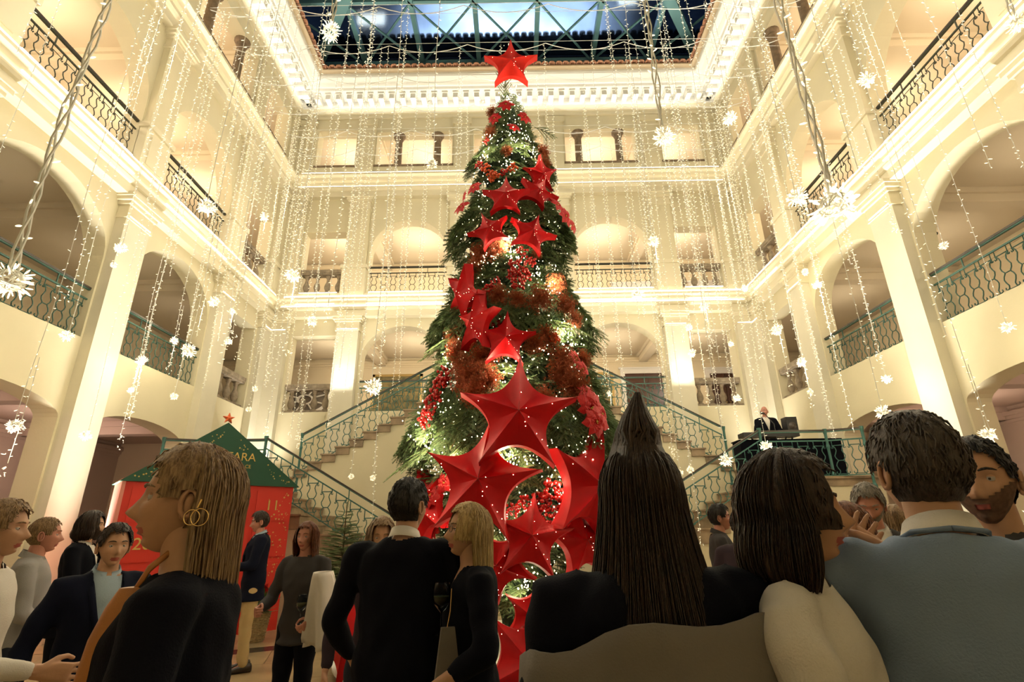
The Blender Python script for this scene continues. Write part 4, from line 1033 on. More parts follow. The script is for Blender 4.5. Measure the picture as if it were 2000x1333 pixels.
# --- head: a displaced sphere with features; +y is the face
NU, NV_ = 60, 44
def head_fn(u, v, fem=0, o=0.0):
    """u azimuth (0 = right, 90 = face), v polar; returns point"""
    th, ph = v, u
    x, y, z = math.sin(th) * math.cos(ph), math.sin(th) * math.sin(ph), math.cos(th)
    X, Y, Z_ = x * .074, y * (.090 if y > 0 else .100), z * .115
    if z < 0:
        t = -z; X *= 1 - (.34 + .05 * fem) * t ** 1.3; Y = Y * (1 - .30 * t ** 2) + .026 * t * (1 if y > -.3 else .35)
        if y < 0: Y *= 1 - .25 * t
    def g(cx, cz, sx, sz): return math.exp(-((X - cx) / sx) ** 2 - ((Z_ - cz) / sz) ** 2) if y > .05 else 0
    F = 0
    F += .020 * g(0, -.034, .0125, .013) + .012 * g(0, -.016, .009, .022) + .006 * (g(.013, -.042, .007, .007) + g(-.013, -.042, .007, .007))
    F -= .012 * (g(.031, .004, .016, .012) + g(-.031, .004, .016, .012))
    F += (.005 - .002 * fem) * (g(.03, .026, .022, .009) + g(-.03, .026, .022, .009)) + .004 * (g(.043, -.025, .02, .018) + g(-.043, -.025, .02, .018))
    F += .009 * g(0, -.064, .020, .0055) + .010 * g(0, -.074, .017, .0055) - .004 * g(0, -.0695, .022, .0018) - .004 * g(0, -.084, .016, .006) + (.017 - .003 * fem) * g(0, -.100, .020, .016)
    v_ = Vector((X, Y + F, Z_))
    if o: v_ += Vector((x, y, z)) * o
    return v_
def head_grid(o=0.0, fem=0, mask=None, jit=0, seed=0, shape=None):
    r = random.Random(seed); vs = []; fs = []; keep = []
    for i in range(NV_ + 1):
        th = math.pi * i / NV_
        for j in range(NU):
            ph = 2 * math.pi * j / NU; oo = o if not shape else shape(ph, th); q = head_fn(ph, th, fem, oo)
            if jit: q += Vector((noise.noise(q * 55 + Vector((seed, 0, 0))), noise.noise(q * 55 + Vector((0, seed, 0))), noise.noise(q * 55))) * jit
            vs.append(q)
    for i in range(NV_):
        for j in range(NU):
            f = (i * NU + j, (i + 1) * NU + j, (i + 1) * NU + (j + 1) % NU, i * NU + (j + 1) % NU)
            if mask is None or mask(2 * math.pi * (j + .5) / NU, math.pi * (i + .5) / NV_): fs.append(f)
    return vs, fs
# --- hands: palm along +x, thumb towards +y, palm facing -z; built once per pose
def hand(curl, spread=.12, thumb=.5):
    mb = MB(); loft(mb, [[Vector((x, y * w_ * 1.0 + 0, z * h)) for y, z in ((-1, -.6), (-1, .6), (-.5, 1), (.5, 1), (1, .6), (1, -.6), (.5, -1), (-.5, -1))] for x, w_, h in ((-.03, .026, .02), (.0, .028, .019), (.04, .038, .016), (.085, .041, .014), (.095, .037, .010))])
    for k, (y, L) in enumerate(((.030, .072), (.010, .080), (-.011, .074), (-.030, .058))):
        p = Vector((.08, y, 0)); a = (1.5 - k) * spread; ang_ = 0; pts = [p - Vector((.02, 0, 0)), p]
        for s_, f in enumerate((.45, .30, .25)):
            ang_ += curl * (.7, 1.0, .7)[s_]; d = Vector((math.cos(ang_) * math.cos(a), math.cos(ang_) * math.sin(a), -math.sin(ang_))); pts.append(pts[-1] + d * L * f)
        limb(mb, pts, [.0095, .0098, .0088, .0080, .0068], 8)
    limb(mb, [(.005, .022, 0), (.035, .048, -.008 - .02 * thumb), (.062, .062 - .012 * thumb, -.014 - .03 * thumb), (.085, .064 - .03 * thumb, -.016 - .04 * thumb)], [.014, .0125, .0105, .0085], 8)
    limb(mb, [(-.07, 0, 0), (-.02, 0, 0)], [.024, .024], 8)
    return remeshed(mb, .0048, 2)
HANDS = dict(relaxed=hand(.42), grip=hand(.95, .03, 1.0), open=hand(.12, .07, .3))
SHOE = MB(); loft(SHOE, [ellsec((0, y, z), w_, h, 12) for y, z, w_, h in ()]) if False else None
def shoe_mesh(m_):
    mb = MB(); secs = []
    for y, w_, h, zc in ((-.10, .025, .03, .035), (-.09, .036, .045, .047), (-.03, .038, .05, .052), (.04, .042, .038, .04), (.11, .047, .028, .03), (.165, .038, .02, .022), (.185, .018, .012, .016)):
        secs.append([Vector((w_ * math.cos(a), y, max(.004, zc + h * math.sin(a)))) for a in [2 * math.pi * k / 14 for k in range(14)]])
    loft(mb, secs); return mb.mesh('shoe', m_, True)
SHOES = dict(black=shoe_mesh(CL['leather']), brown=shoe_mesh(CL['brown']))

def person(label, x, y, face, H=1.75, fem=0, skin='light', hair='darkbrown', style='short', top='sweater', topm='navy', under=None, legm='jean', legs='trousers', head_rot=(0, 0, 0), armL=None, armR=None,
           handL='relaxed', handR='relaxed', z=0, res=.02, lean=0, collar=None, bulk=1.0, group=None, stance=.1, walk=0, beard=0, glasses=0, hairlen=.4, az0=60, ear=0, palmL=None, palmR=None, bare=0, long_top=0):
    """face: heading in degrees, 0 looks away from the camera (+y), 180 towards it. Arms: (elbow, wrist) in body space, x to the figure's right, y forwards, metres at 1.75 m."""
    s = H / 1.75; t = thing('person', label, 'person', (x, y, z), R(-face), group)
    W = (.92 if fem else 1.0) * bulk
    sh = Vector((.185 * W, -.01, 1.43)); hip = Vector((.085, 0, .90))
    xo = .03 if top in ('jacket', 'blazer') else 0; aL = armL or ((-.27 - xo, -.02, 1.13), (-.29 - xo, .06, .87)); aR = armR or ((.27 + xo, -.02, 1.13), (.29 + xo, .06, .87))
    LN = lambda p: Vector((p[0], p[1] + lean * max(0, p[2] - .9), p[2]))
    S_ = [LN((-sh.x, sh.y, sh.z)), LN((sh.x, sh.y, sh.z))]; E_ = [LN(aL[0]), LN(aR[0])]; Wr = [LN(aL[1]), LN(aR[1])]
    tors = [(.86, .145, .10, 0), (.95, .165, .115, -.005), (1.05, .140 + .012 * (1 - fem), .105, 0), (1.15, .135 + .018 * (1 - fem), .105, .005), (1.27, .158, .118, .01), (1.36, .175, .112, 0), (1.43, .165, .09, -.008), (1.475, .10, .07, -.012), (1.50, .062, .058, -.008)]
    hz = 1.505
    def torso(mb, g=0.0, z0=.86, z1=1.48, hem=0.0):
        secs = [];
        zs_ = [q for q in tors if z0 <= q[0] <= z1 + .001]
        if z0 < .86: secs.append(ellsec(LN((0, 0, z0)), (.165 + g + hem) * W, .118 + g + hem, 16))
        for (zz, rx, ry, yo) in zs_: secs.append(ellsec(LN((0, yo, zz)), (rx + g) * W, (ry + g) * (1 + .06 * (bulk - 1)), 16))
        loft(mb, secs)
    ft = [Vector((-stance, .0 + walk, .06)), Vector((stance, -walk, .06))]
    kn = [Vector((-stance * .95, .02 + walk * .6, .49)), Vector((stance * .95, .02 - walk * .45, .49))]
    # body: one continuous surface
    mb = MB(); torso(mb, -.006)
    limb(mb, [LN((0, -.012, 1.42)), LN((0, .0, 1.50)), LN((0, .012, 1.58))], [.066, .056, .054], 12)
    for i in (0, 1):
        sx = -1 if i == 0 else 1
        limb(mb, [S_[i] - Vector((sx * .05, 0, .0)), S_[i], (S_[i] + E_[i]) / 2, E_[i]], [.05, .052, .045, .038]); limb(mb, [E_[i], E_[i].lerp(Wr[i], .35), Wr[i]], [.038, .036, .025])
        limb(mb, [(sx * .08, 0, .92), (sx * .088, .005, .75), kn[i]], [.088, .078, .052]); limb(mb, [kn[i], kn[i].lerp(ft[i], .3), ft[i]], [.052, .052, .034]); limb(mb, [ft[i], ft[i] + Vector((0, .12, -.025))], [.036, .025])
    v, f = remeshed(mb, res, 4)
    V = [v]; Fc = list(f); MI = [0] * len(f); off = len(v)
    # hands
    for i in (0, 1):
        hv, hf = HANDS[(handL, handR)[i]]; d = (Wr[i] - E_[i]).normalized(); pal = (palmL, palmR)[i]
        pn = Vector(pal) if pal else Vector((-1 if i else 1, 0, 0)); pn = (pn - d * pn.dot(d)).normalized(); zax = -pn; yax = zax.cross(d)
        Mx = np.array([list(d), list(yax), list(zax)]) * (.95 if fem else 1.05)
        hh = hv.copy(); th_up = Vector(yax).dot(Vector((0, .6, .8))) 
        if th_up < 0: hh[:, 1] *= -1; hf2 = [q[::-1] for q in hf]
        else: hf2 = hf
        hh = hh @ Mx + np.array(Wr[i] + d * .03); V.append(hh); Fc += [tuple(k + off for k in q) for q in hf2]; MI += [0] * len(hf2); off += len(hh)
    # head
    hv, hf = head_grid(0, fem); hr = Matrix.Rotation(R(head_rot[2]), 4, 'Z') @ Matrix.Rotation(R(head_rot[0]), 4, 'X') @ Matrix.Rotation(R(head_rot[1]), 4, 'Y')
    hc = LN((0, .022, 1.637)); HT = Matrix.Translation(hc) @ hr
    fy = lambda q: (HT @ Vector(q))
    V.append(np.array([tuple(HT @ q) for q in hv])); 
    for q in hf:
        c = sum((hv[k] for k in q), Vector()) / 4
        lip = abs(c.x) < .023 and -.080 < c.z < -.060 and c.y > .07 and abs(c.x) < .025 * (1 - ((c.z + .07) / .014) ** 2)
        Fc.append(tuple(k + off for k in q)); MI.append(1 if lip else 0)
    off += len(hv)
    mb = MB()
    for sx in (-1, 1):                   # eyelids
        c = Vector((sx * .031, .0665, .003))
        for e0, e1 in ((22, 92), (-92, -34)):
            n0 = len(mb.v); rows_ = 5; cols = 10
            for i in range(rows_ + 1):
                el = R(e0 + (e1 - e0) * i / rows_)
                for j in range(cols + 1):
                    a = R(-80 + 160 * j / cols); el2 = el * (1 - .28 * abs(j / cols * 2 - 1) ** 2) if e0 > 0 else el * (1 - .2 * abs(j / cols * 2 - 1) ** 2)
                    mb.v.append(tuple(c + Vector((math.sin(a) * math.cos(el2), math.cos(a) * math.cos(el2), math.sin(el2))) * .0128))
            for i in range(rows_):
                for j in range(cols): k = n0 + i * (cols + 1) + j; mb.f.append((k, k + 1, k + cols + 2, k + cols + 1)); mb.mi.append(0)
    for sx in (-1, 1):                   # ears
        e = [Vector((sx * (.070 + .010 * q), -.006 - .012 * q, -.008 + .0)) for q in (0, 1)]
        ring = [Vector((sx * (.073 + .010), -.010 + .016 * math.cos(a), -.010 + .030 * math.sin(a))) for a in np.linspace(0, 2 * math.pi, 11)]
        mb.tube(ring, .0055, 5, cap=False); mb.ball((sx * .074, -.008, -.012), (.008, .015, .026), 8, 6); mb.ball((sx * .077, -.002, -.036), (.006, .008, .009), 6, 4)
    V.append(np.array([tuple(HT @ Vector(q)) for q in mb.v])); Fc += [tuple(k + off for k in q) for q in mb.f]; MI += [0] * len(mb.f); off += len(mb.v)
    VV = np.concatenate(V) * s
    me = bpy.data.meshes.new('body'); me.from_pydata(VV.tolist(), [], Fc); me.materials.append(SK[skin]); me.materials.append(lipm)
    me.polygons.foreach_set('material_index', MI); me.polygons.foreach_set('use_smooth', [True] * len(Fc)); link('body', me, t)
    T = Matrix.Scale(s, 4) @ HT
    for sx in (-1, 1):
        mb = MB(); c = Vector((sx * .031, .0665, .003)); mb.ball(c, .0115, 12, 9, 0); mb.ball(c + Vector((0, .0053, -.0005)), (.0060, .0068, .0060), 10, 7, 1)
        mb.v = [tuple(T @ Vector(q)) for q in mb.v]; mb.build('eye', [eyew, iris], t, True)
        mb = MB(); pts = [Vector((sx * q, .0 , .024 + .006 * math.sin((q - .012) / .038 * math.pi))) for q in (.013, .022, .032, .042, .050)]
        pts = [Vector((p.x, head_front(p.x, p.z) + .001, p.z)) for p in pts]; mb.tube(pts, [.002, .0036, .0036, .003, .0012], 5, flat=1); mb.v = [tuple(T @ Vector(q)) for q in mb.v]; mb.build('eyebrow', HM[hair if hair != 'blonde' else 'ash'], t)
    # hair
    sd_h = len(label) * 1.37
    if style != 'bald':
        def hm(ph, th):
            az = math.degrees((ph - math.pi / 2 + math.pi) % (2 * math.pi) - math.pi); el = math.degrees(th)       # az 0 = face
            lim = 52 + 3 * math.sin(az * .3) if abs(az) < 38 else (52 + (abs(az) - 38) * 1.45 if abs(az) < 62 else (88 if abs(az) < 84 else (80 if abs(az) < 100 else 122)))
            if style in ('long', 'bob', 'updo', 'longback'): lim = (lim if abs(az) < 45 else max(lim, 112)) if not ear else (lim + 4 if abs(az) < 45 else (lim if abs(az) < 100 else 118))
            return el < lim
        vol = {'short': .012, 'crop': .005, 'long': .016, 'bob': .022, 'updo': .012, 'longback': .016, 'quiff': .011}[style]
        def shp(ph, th):
            az = (ph - math.pi / 2 + math.pi) % (2 * math.pi) - math.pi; e = max(0, math.cos(th)); up = .012 * e if style in ('short', 'quiff') else .006 * e
            if style == 'quiff': up += .016 * max(0, math.cos(az)) * math.sin(th) * e
            return vol + up + .003 * noise.noise(Vector((math.cos(ph) * 4, math.sin(ph) * 4, th * 6)) * 2.2)
        hv1, hf1 = head_grid(0, fem, hm, .0035, 5, shp); hv0, hf0 = head_grid(-.004, fem, hm)
        mb = MB(); mb.add(hv1, hf1); mb.add(hv0, [q[::-1] for q in hf0])
        r = random.Random(hash(label) % 1000 if False else len(label) * 7 + int(x * 10))
        nst = 420 if style in ('short', 'quiff', 'crop') else 190
        for k in range(nst):             # locks that break up the outline
            ph, th = r.uniform(0, 2 * math.pi), math.acos(r.uniform(-.25, 1))
            if not hm(ph, min(math.pi, th + .05)): continue
            az = (ph - math.pi / 2 + math.pi) % (2 * math.pi) - math.pi
            p0 = head_fn(ph, th, fem, shp(ph, th) - .004); dth = r.uniform(.18, .42); lim_ok = hm(ph, th + dth)
            p1 = head_fn(ph + r.uniform(-.08, .08), th + dth * .5, fem, shp(ph, th) + .003); p2 = head_fn(ph + r.uniform(-.14, .14), th + (dth if lim_ok else dth * .6), fem, shp(ph, th) - .001)
            mb.tube([p0, p1, p2], [.0012, .0026, .0006], 4, cap=False)
        if style in ('long', 'bob', 'longback', 'updo'):
            L = hairlen; ups = style == 'updo'; NA, NT = (150 if res < .016 else 70), 26
            def hpos(azd, t, ex=0.0):    # azd 0 = face; the curtain of hair over the scalp and down
                ph = R(azd + 90)
                if t < .35:
                    th = R(14 + 86 * t / .35); return head_fn(ph, th, fem, vol + .004 + ex + .006 * math.sin(th))
                p = head_fn(ph, R(100), fem, vol + .010 + ex); q = (t - .35) / .65; n_ = Vector((p.x, p.y, 0)).normalized(); side = abs(math.sin(ph - math.pi / 2))
                ln = L * (1 - (.10 if style == 'bob' else .18) * max(0, math.cos(ph - math.pi / 2)))
                z_ = p.z - ln * q - (.0 if q else 0); rad0 = math.hypot(p.x, p.y)
                w_ = rad0 + (.022 * math.sin(q * 2.6) if style == 'bob' else .085 * q ** 1.2 if ups else .012 * q) + ex
                if style == 'bob': w_ -= .018 * max(0, q - .7) / .3
                if azd > 180: azd -= 360
                yy = n_.y * w_ * (1 - .18 * q) - (.030 * q if not style == 'bob' else .006 * q)
                return Vector((n_.x * w_ * (1 if not style == 'long' else 1 - .10 * q), yy, z_))
            vs = []; fs = []; A0 = az0; 
            for i in range(NA + 1):
                azd = A0 + (360 - 2 * A0) * i / NA
                for j in range(NT + 1):
                    t_ = j / NT; rid = .0045 * noise.noise(Vector((i * .55, t_ * 1.6, sd_h))) + .006 * noise.noise(Vector((i * .12, t_ * 2.2, sd_h + 9)))
                    q = hpos(azd, t_, rid)
                    if j >= NT - 1: q.z += .02 * noise.noise(Vector((i * .5, 0, 3)))
                    vs.append(q)
            for i in range(NA):
                for j in range(NT): k = i * (NT + 1) + j; fs.append((k, k + 1, k + NT + 2, k + NT + 1))
            mb.add(vs, fs); mb.add([q * .97 for q in vs], [f_[::-1] for f_ in fs])
            for k in range(520 if res < .016 else 130):
                azd = r.uniform(A0 + 2, 358 - A0); t0_ = r.uniform(.05, .5); da = r.uniform(-4, 4); ex = r.uniform(.000, .006); t1_ = min(1.04, t0_ + r.uniform(.35, .8)); m_ = 7
                mb.tube([hpos(azd + da * q / m_, t0_ + (t1_ - t0_) * q / m_, ex + (0 if q not in (0, m_) else -.004)) for q in range(m_ + 1)], [.0006] + [.0019 if res < .016 else .0028] * (m_ - 1) + [.0005], 3, cap=False)
            if ups:
                for k in range(360):
                    a = r.uniform(0, 6.28); q = r.uniform(.55, 1); tw = r.uniform(-.5, .5)
                    mb.tube([head_fn(a, 1.05, fem, vol + .004), head_fn(a, .62, fem, vol + .014), Vector((math.cos(a + tw) * .050 * q, -.03 + math.sin(a + tw) * .05 * q, .150)), Vector((math.cos(a + tw) * .034 * q, -.033 + math.sin(a + tw) * .034 * q, .185)), Vector((.010 + math.cos(a) * .006, -.035, .240 + .01 * q))], [.003, .0042, .0042, .0036, .0008], 4, cap=False)
        mb.v = [tuple(T @ Vector(q)) for q in mb.v]; mb.build('hair', HM[hair], t, True)
    if beard:
        def bmk(ph, th):
            az = abs(math.degrees((ph - math.pi / 2 + math.pi) % (2 * math.pi) - math.pi)); el = math.degrees(th)
            return az < 82 and 104 + 12 * math.cos(math.radians(2.2 * az)) < el < 166
        hv1, hf1 = head_grid(.0022, fem, lambda a, b: bmk(a, b) and not (abs(math.degrees((a - math.pi / 2 + math.pi) % (2 * math.pi) - math.pi)) < 17 and 122 < math.degrees(b) < 131), .0012, 3)
        mb = MB(); mb.add(hv1, hf1); mb.v = [tuple(T @ Vector(q)) for q in mb.v]; mb.build('beard', HM[beard], t, True)
    if glasses:
        mb = MB()
        for sx in (-1, 1):
            mb.tube([Vector((sx * .033 + .022 * math.cos(a), .094, .004 + .016 * math.sin(a))) for a in np.linspace(0, 6.3, 15)], .0014, 4, cap=False); mb.tube([(sx * .055, .092, .006), (sx * .075, .0, .006)], .0014, 4)
        mb.tube([(-.011, .096, .006), (.011, .096, .006)], .0014, 4); mb.v = [tuple(T @ Vector(q)) for q in mb.v]; mb.build('glasses', M['black'], t)
    # clothes
    sd = len(label)
    def wr(v):
        a = np.sin(v[:, 2] * 38 + np.sin(v[:, 0] * 16 + sd) * 2.2 + v[:, 1] * 9) * np.sin(v[:, 0] * 21 + v[:, 2] * 7 + sd); b = np.sin(v[:, 0] * 30 - v[:, 2] * 22 + sd)
        return (.0055 if res < .016 else .0035) * a + .003 * b
    def wear(nm_, m_, build, cutf=None, vox=None, th=None, smooth=5):
        mb = MB(); build(mb); v, f = remeshed(mb, vox or res * .85, smooth, wr=wr)
        if cutf is not None:
            keep = ~cutf(v); f = [q for q in f if all(keep[k] for k in q)]
        me = bpy.data.meshes.new(nm_); me.from_pydata((v * s).tolist(), [], f); me.materials.append(m_); me.polygons.foreach_set('use_smooth', [True] * len(f))
        return link(nm_, me, t)
    def sleeves(mb, g, full=1.0, wide=0):
        for i in (0, 1):
            e = E_[i].lerp(Wr[i], .5 if full < .9 else .93)
            if full < .5: limb(mb, [S_[i], S_[i].lerp(E_[i], .7)], [.056 + g, .052 + g])
            else:
                sx = -1 if i == 0 else 1
                limb(mb, [S_[i] - Vector((sx * .045, 0, .0)), S_[i], (S_[i] + E_[i]) / 2, E_[i]], [.054 + g, .056 + g, .050 + g, .044 + g]); limb(mb, [E_[i], E_[i].lerp(Wr[i], .4), e], [.044 + g, .041 + g, .032 + g + wide])
    neckcut = lambda q: (lambda v: (v[:, 2] > 1.478) & (np.hypot(v[:, 0], v[:, 1] - lean * .57 + .008) < q + .012))
    def uppers(g, z0=.84, full=1.0):
        def b(mb): torso(mb, g, z0, 1.51, .01); sleeves(mb, g * .6, full)
        return b
    bottom = .80
    if legs == 'trousers':
        def b(mb):
            torso(mb, .008, .86, 1.06)
            for i in (0, 1):
                sx = -1 if i == 0 else 1
                limb(mb, [(sx * .082, 0, .93), (sx * .09, .005, .75), kn[i]], [.098, .090, .068]); limb(mb, [kn[i], ft[i] + Vector((0, 0, .03))], [.066, .056 if not fem else .048])
        wear('trousers', CL[legm], b, lambda v: v[:, 2] < .045)
    else:
        def b(mb): loft(mb, [ellsec((0, 0, .45), .20 * W, .16, 16), ellsec((0, 0, .7), .185 * W, .15, 16), ellsec((0, 0, .92), .175 * W, .125, 16), ellsec((0, 0, 1.06), .145 * W, .11, 16)])
        wear('skirt', CL[legm], b)
    for i in (0, 1): link('shoe', SHOES['black' if legm != 'khaki' else 'black'], t, Vector((ft[i].x, ft[i].y + .0, 0)) * s, (0, 0, 0)).scale = (s, s, s)
    if under:
        wear('shirt', CL[under], uppers(.006, .95), neckcut(.062))
        mb = MB(); ring = [LN((.062 * math.cos(a) * 1.08, -.008 + .062 * math.sin(a), 1.503 - .028 * math.sin(a))) for a in np.linspace(R(100), R(440), 22)]
        for rr_, zz in ((.0, 0),): pass
        top_ = [p + Vector((0, 0, .018)) for p in ring]; bot_ = [p + Vector((p.x * .22, p.y * .18, -.024)) for p in ring]; in_ = [p * 1 + Vector((-p.x * .06, 0, -.02)) for p in ring]
        n_ = len(ring); mb.add(top_ + bot_ + in_, [(i, i + 1, n_ + i + 1, n_ + i) for i in range(n_ - 1)] + [(2 * n_ + i, 2 * n_ + i + 1, i + 1, i) for i in range(n_ - 1)])
        mb.v = [tuple(Vector(q) * s) for q in mb.v]; mb.build('shirt_collar', CL[under], t, True)
    if top in ('jacket', 'blazer'):
        g = .022 if top == 'jacket' else .026
        def vcut(v):
            zt, zb_ = 1.47, (1.12 if top == 'jacket' else 1.08); w_ = np.clip((v[:, 2] - zb_) / (zt - zb_), 0, 1) * .075; front = (v[:, 1] > lean * np.clip(v[:, 2] - .9, 0, 9) + .02) & (np.abs(v[:, 0]) < w_)
            return front | neckcut(.055)(v)
        wear('jacket', CL[topm], uppers(g, .74), vcut)
        mb = MB()                        # lapels / collar roll
        for sx in (-1, 1):
            mb.tube([LN((sx * .005, .155, 1.12)), LN((sx * .045, .150, 1.25)), LN((sx * .078, .118, 1.38)), LN((sx * .085, .04, 1.475)), LN((sx * .06, -.055, 1.505)), LN((0, -.085, 1.512))], [.006, .016, .018, .014, .012, .012], 6, flat=.5)
        mb.v = [tuple(Vector(q) * s) for q in mb.v]; mb.build('lapel', CL[topm], t, True)
    elif top == 'vneck':
        def vcut(v):
            w_ = np.clip((v[:, 2] - 1.20) / .27, 0, 1) * .07; return ((v[:, 1] > .02) & (np.abs(v[:, 0]) < w_)) | neckcut(.075)(v)
        wear('blouse', CL[topm], uppers(.014, .80 if not long_top else .55, .7 if bare else 1.0), vcut)
    else:
        wear('sweater' if top == 'sweater' else 'shirt', CL[topm], uppers(.016 if top == 'sweater' else .012, .80), neckcut(.066))
        if top == 'shirt':
            mb = MB(); ring = [LN((.066 * math.cos(a) * 1.08, -.008 + .066 * math.sin(a), 1.50 - .028 * math.sin(a))) for a in np.linspace(R(100), R(440), 22)]
            top_ = [p + Vector((0, 0, .018)) for p in ring]; bot_ = [p + Vector((p.x * .3, p.y * .25, -.026)) for p in ring]; n_ = len(ring)
            mb.add(top_ + bot_, [(i, i + 1, n_ + i + 1, n_ + i) for i in range(n_ - 1)]); mb.v = [tuple(Vector(q) * s) for q in mb.v]; mb.build('shirt_collar', CL[topm], t, True)
    return t
def head_front(x, z):
    best = .08
    for i in range(6, NV_ - 4):
        th = math.pi * i / NV_
        q0 = head_fn(math.pi / 2 - math.asin(max(-1, min(1, x / (.074 * max(.3, math.sin(th)))))), th)
        if abs(q0.z - z) < .006: best = q0.y
    return best
def stand(px, d):                        # floor position under the head that the photo shows at column px, d metres ahead
    p = at(px, 1000, d); return p.x, p.y
def glass(p, label):
    t = thing('wine_glass', label, 'glass', p, group='glasses held by guests')
    gm = M['clear']; mb = MB(); mb.lathe([(.034, 0), (.034, .003), (.004, .006), (.0035, .085), (.02, .10), (.036, .125), (.040, .16), (.034, .205), (.032, .205), (.038, .16), (.033, .127), (.0, .105)], n=16); mb.build('glass_bowl', gm, t, True)
    mb = MB(); mb.lathe([(.0, .107), (.031, .128), (.036, .15), (.0, .15)], n=14); mb.build('wine', M['wine'], t, True)
M['clear'] = M['glass']; M['wine'] = mat('pale_wine', (.6, .45, .12), .1)

def fig(label, px, d, face, **k):
    x, y = stand(px, d); return person(label, x, y, face, **k)
# back row first
fig('man in a navy sweater with a white collar, seen from behind, centre front', 795, 2.75, 8, H=1.83, hair='black', style='short', top='sweater', topm='black', under='white', legm='dgrey', bulk=1.18, res=.013,
    armL=((-.33, -.0, 1.13), (-.30, .16, .98)), armR=((.33, .0, 1.13), (.24, .24, 1.0)), handR='grip', head_rot=(0, 0, -20), skin='tan', stance=.13)
fig('blonde woman in a black open-necked top turned to the left, in front of the tree', 922, 2.62, 256, H=1.70, fem=1, hair='blonde', style='long', hairlen=.24, top='vneck', topm='black', bare=1, legm='dgrey', legs='skirt', res=.013, glasses=1,
    armL=((-.27, -.02, 1.16), (-.20, .22, 1.02)), armR=((.27, .0, 1.14), (.22, .2, .98)), handL='grip', skin='tan', head_rot=(4, 0, 10), az0=88)
fig('woman with light brown hair whose face shows behind the shoulder of the man in navy', 748, 3.7, 165, H=1.66, fem=1, hair='ash', style='bob', hairlen=.14, top='shirt', topm='plum', res=.02, skin='light', head_rot=(-4, 0, 0))
fig('woman in the left foreground with tied-up hair, hoop earring and a black top', 384, 1.32, 254, H=1.79, fem=1, hair='ash', style='long', hairlen=.30, top='sweater', topm='black', legm='black', res=.012, skin='tan', head_rot=(2, 0, 10), bulk=.86, az0=100, ear=1, armL=((-.23, .0, 1.14), (-.21, .08, .88)), armR=((.22, -.02, 1.14), (.2, .08, .88)))
fig('long-haired dark-brown woman from behind, tall hair knot, black top, right of the tree', 1258, 1.30, 2, H=1.78, fem=1, hair='darkbrown', style='updo', hairlen=.40, az0=70, top='sweater', topm='black', legm='taupe', res=.013, skin='tan', bulk=1.22)
fig('woman with a dark brown bob and white blouse, in profile facing right', 1532, 1.30, 122, H=1.745, fem=1, hair='darkbrown', style='bob', hairlen=.15, az0=74, top='shirt', topm='white', legm='black', res=.012, skin='tan', head_rot=(0, 0, 4),
    armR=((.26, .05, 1.15), (.14, .26, 1.12)), armL=((-.25, .02, 1.15), (-.16, .26, 1.06)))
fig('man in a pale grey-blue blazer seen from behind at the right, brown hair', 1824, 1.27, 22, H=1.835, hair='taupe', style='quiff', top='blazer', topm='blue', under='white', legm='dgrey', res=.012, bulk=1.12, skin='tan', head_rot=(3, 0, 16),
    armL=((-.27, .22, 1.18), (-.14, .34, 1.385)), handL='open', palmL=(.3, -1, 0), armR=((.24, .2, 1.2), (-.01, .37, 1.42)))
fig('bearded man in dark clothes facing left behind the man in the pale blazer', 1942, 1.62, 240, H=1.83, hair='black', style='crop', top='sweater', topm='dgrey', legm='dgrey', res=.014, skin='tan', beard='stubble', head_rot=(-2, 0, 10))
fig('grey-haired man in an open dark jacket and white shirt looking down', 1700, 3.5, 212, H=1.82, hair='grey', style='short', top='jacket', topm='dgrey', under='white', legm='jean', res=.017, skin='pink', beard='grey', head_rot=(-22, 0, 0), bulk=1.12,
    armL=((-.28, .05, 1.16), (-.08, .26, 1.16)), armR=((.28, .05, 1.16), (.1, .26, 1.14)))
fig('woman with dark curls in a black coat, between the bob-haired woman and the grey-haired man', 1650, 2.9, 215, H=1.68, fem=1, hair='auburn', style='bob', hairlen=.14, top='sweater', topm='black', legm='black', res=.02, skin='tan', head_rot=(0, 0, -50))
fig('woman with light brown hair from behind, right of the grey-haired man', 1748, 4.2, 20, H=1.70, fem=1, hair='ash', style='bob', hairlen=.15, top='sweater', topm='black', legm='black', res=.024)
fig('man in a grey shirt facing right beside the right stair', 1400, 5.6, 108, H=1.78, hair='black', style='short', top='shirt', topm='dgrey', legm='dgrey', res=.022, skin='pink', armR=((.24, .06, 1.14), (.14, .28, 1.16)), handR='grip', bulk=1.1)
fig('dark-haired man with white sleeves from behind, left of the bob-haired woman', 1443, 4.6, 40, H=1.70, hair='black', style='short', top='sweater', topm='plum', under='white', legm='dgrey', res=.024)
fig('auburn-haired woman in a dark top carrying a white coat, left middle ground', 607, 4.7, 188, H=1.66, fem=1, hair='auburn', style='long', hairlen=.16, top='sweater', topm='dgrey', legm='black', res=.018, skin='pink',
    armR=((.25, .04, 1.14), (.20, .26, 1.10)), armL=((-.25, .04, 1.12), (-.22, .20, 1.02)), handR='grip', handL='grip')
fig('man in a navy blazer and khaki trousers facing left in front of the red house', 514, 7.3, 240, H=1.84, hair='darkbrown', style='short', top='blazer', topm='navy', under='lblue', legm='khaki', res=.022, skin='pink', armL=((-.24, .06, 1.14), (-.14, .28, 1.12)), armR=((.32, -.03, 1.13), (.39, .03, .87)), head_rot=(-8, 0, 0))
fig('man with chin-length dark hair in a black jacket facing right at the left', 180, 5.2, 70, H=1.79, hair='darkbrown', style='bob', hairlen=.10, top='jacket', topm='black', under='white', legm='black', res=.02, skin='tan', beard='darkbrown', armR=((.26, .06, 1.14), (.14, .28, 1.14)))
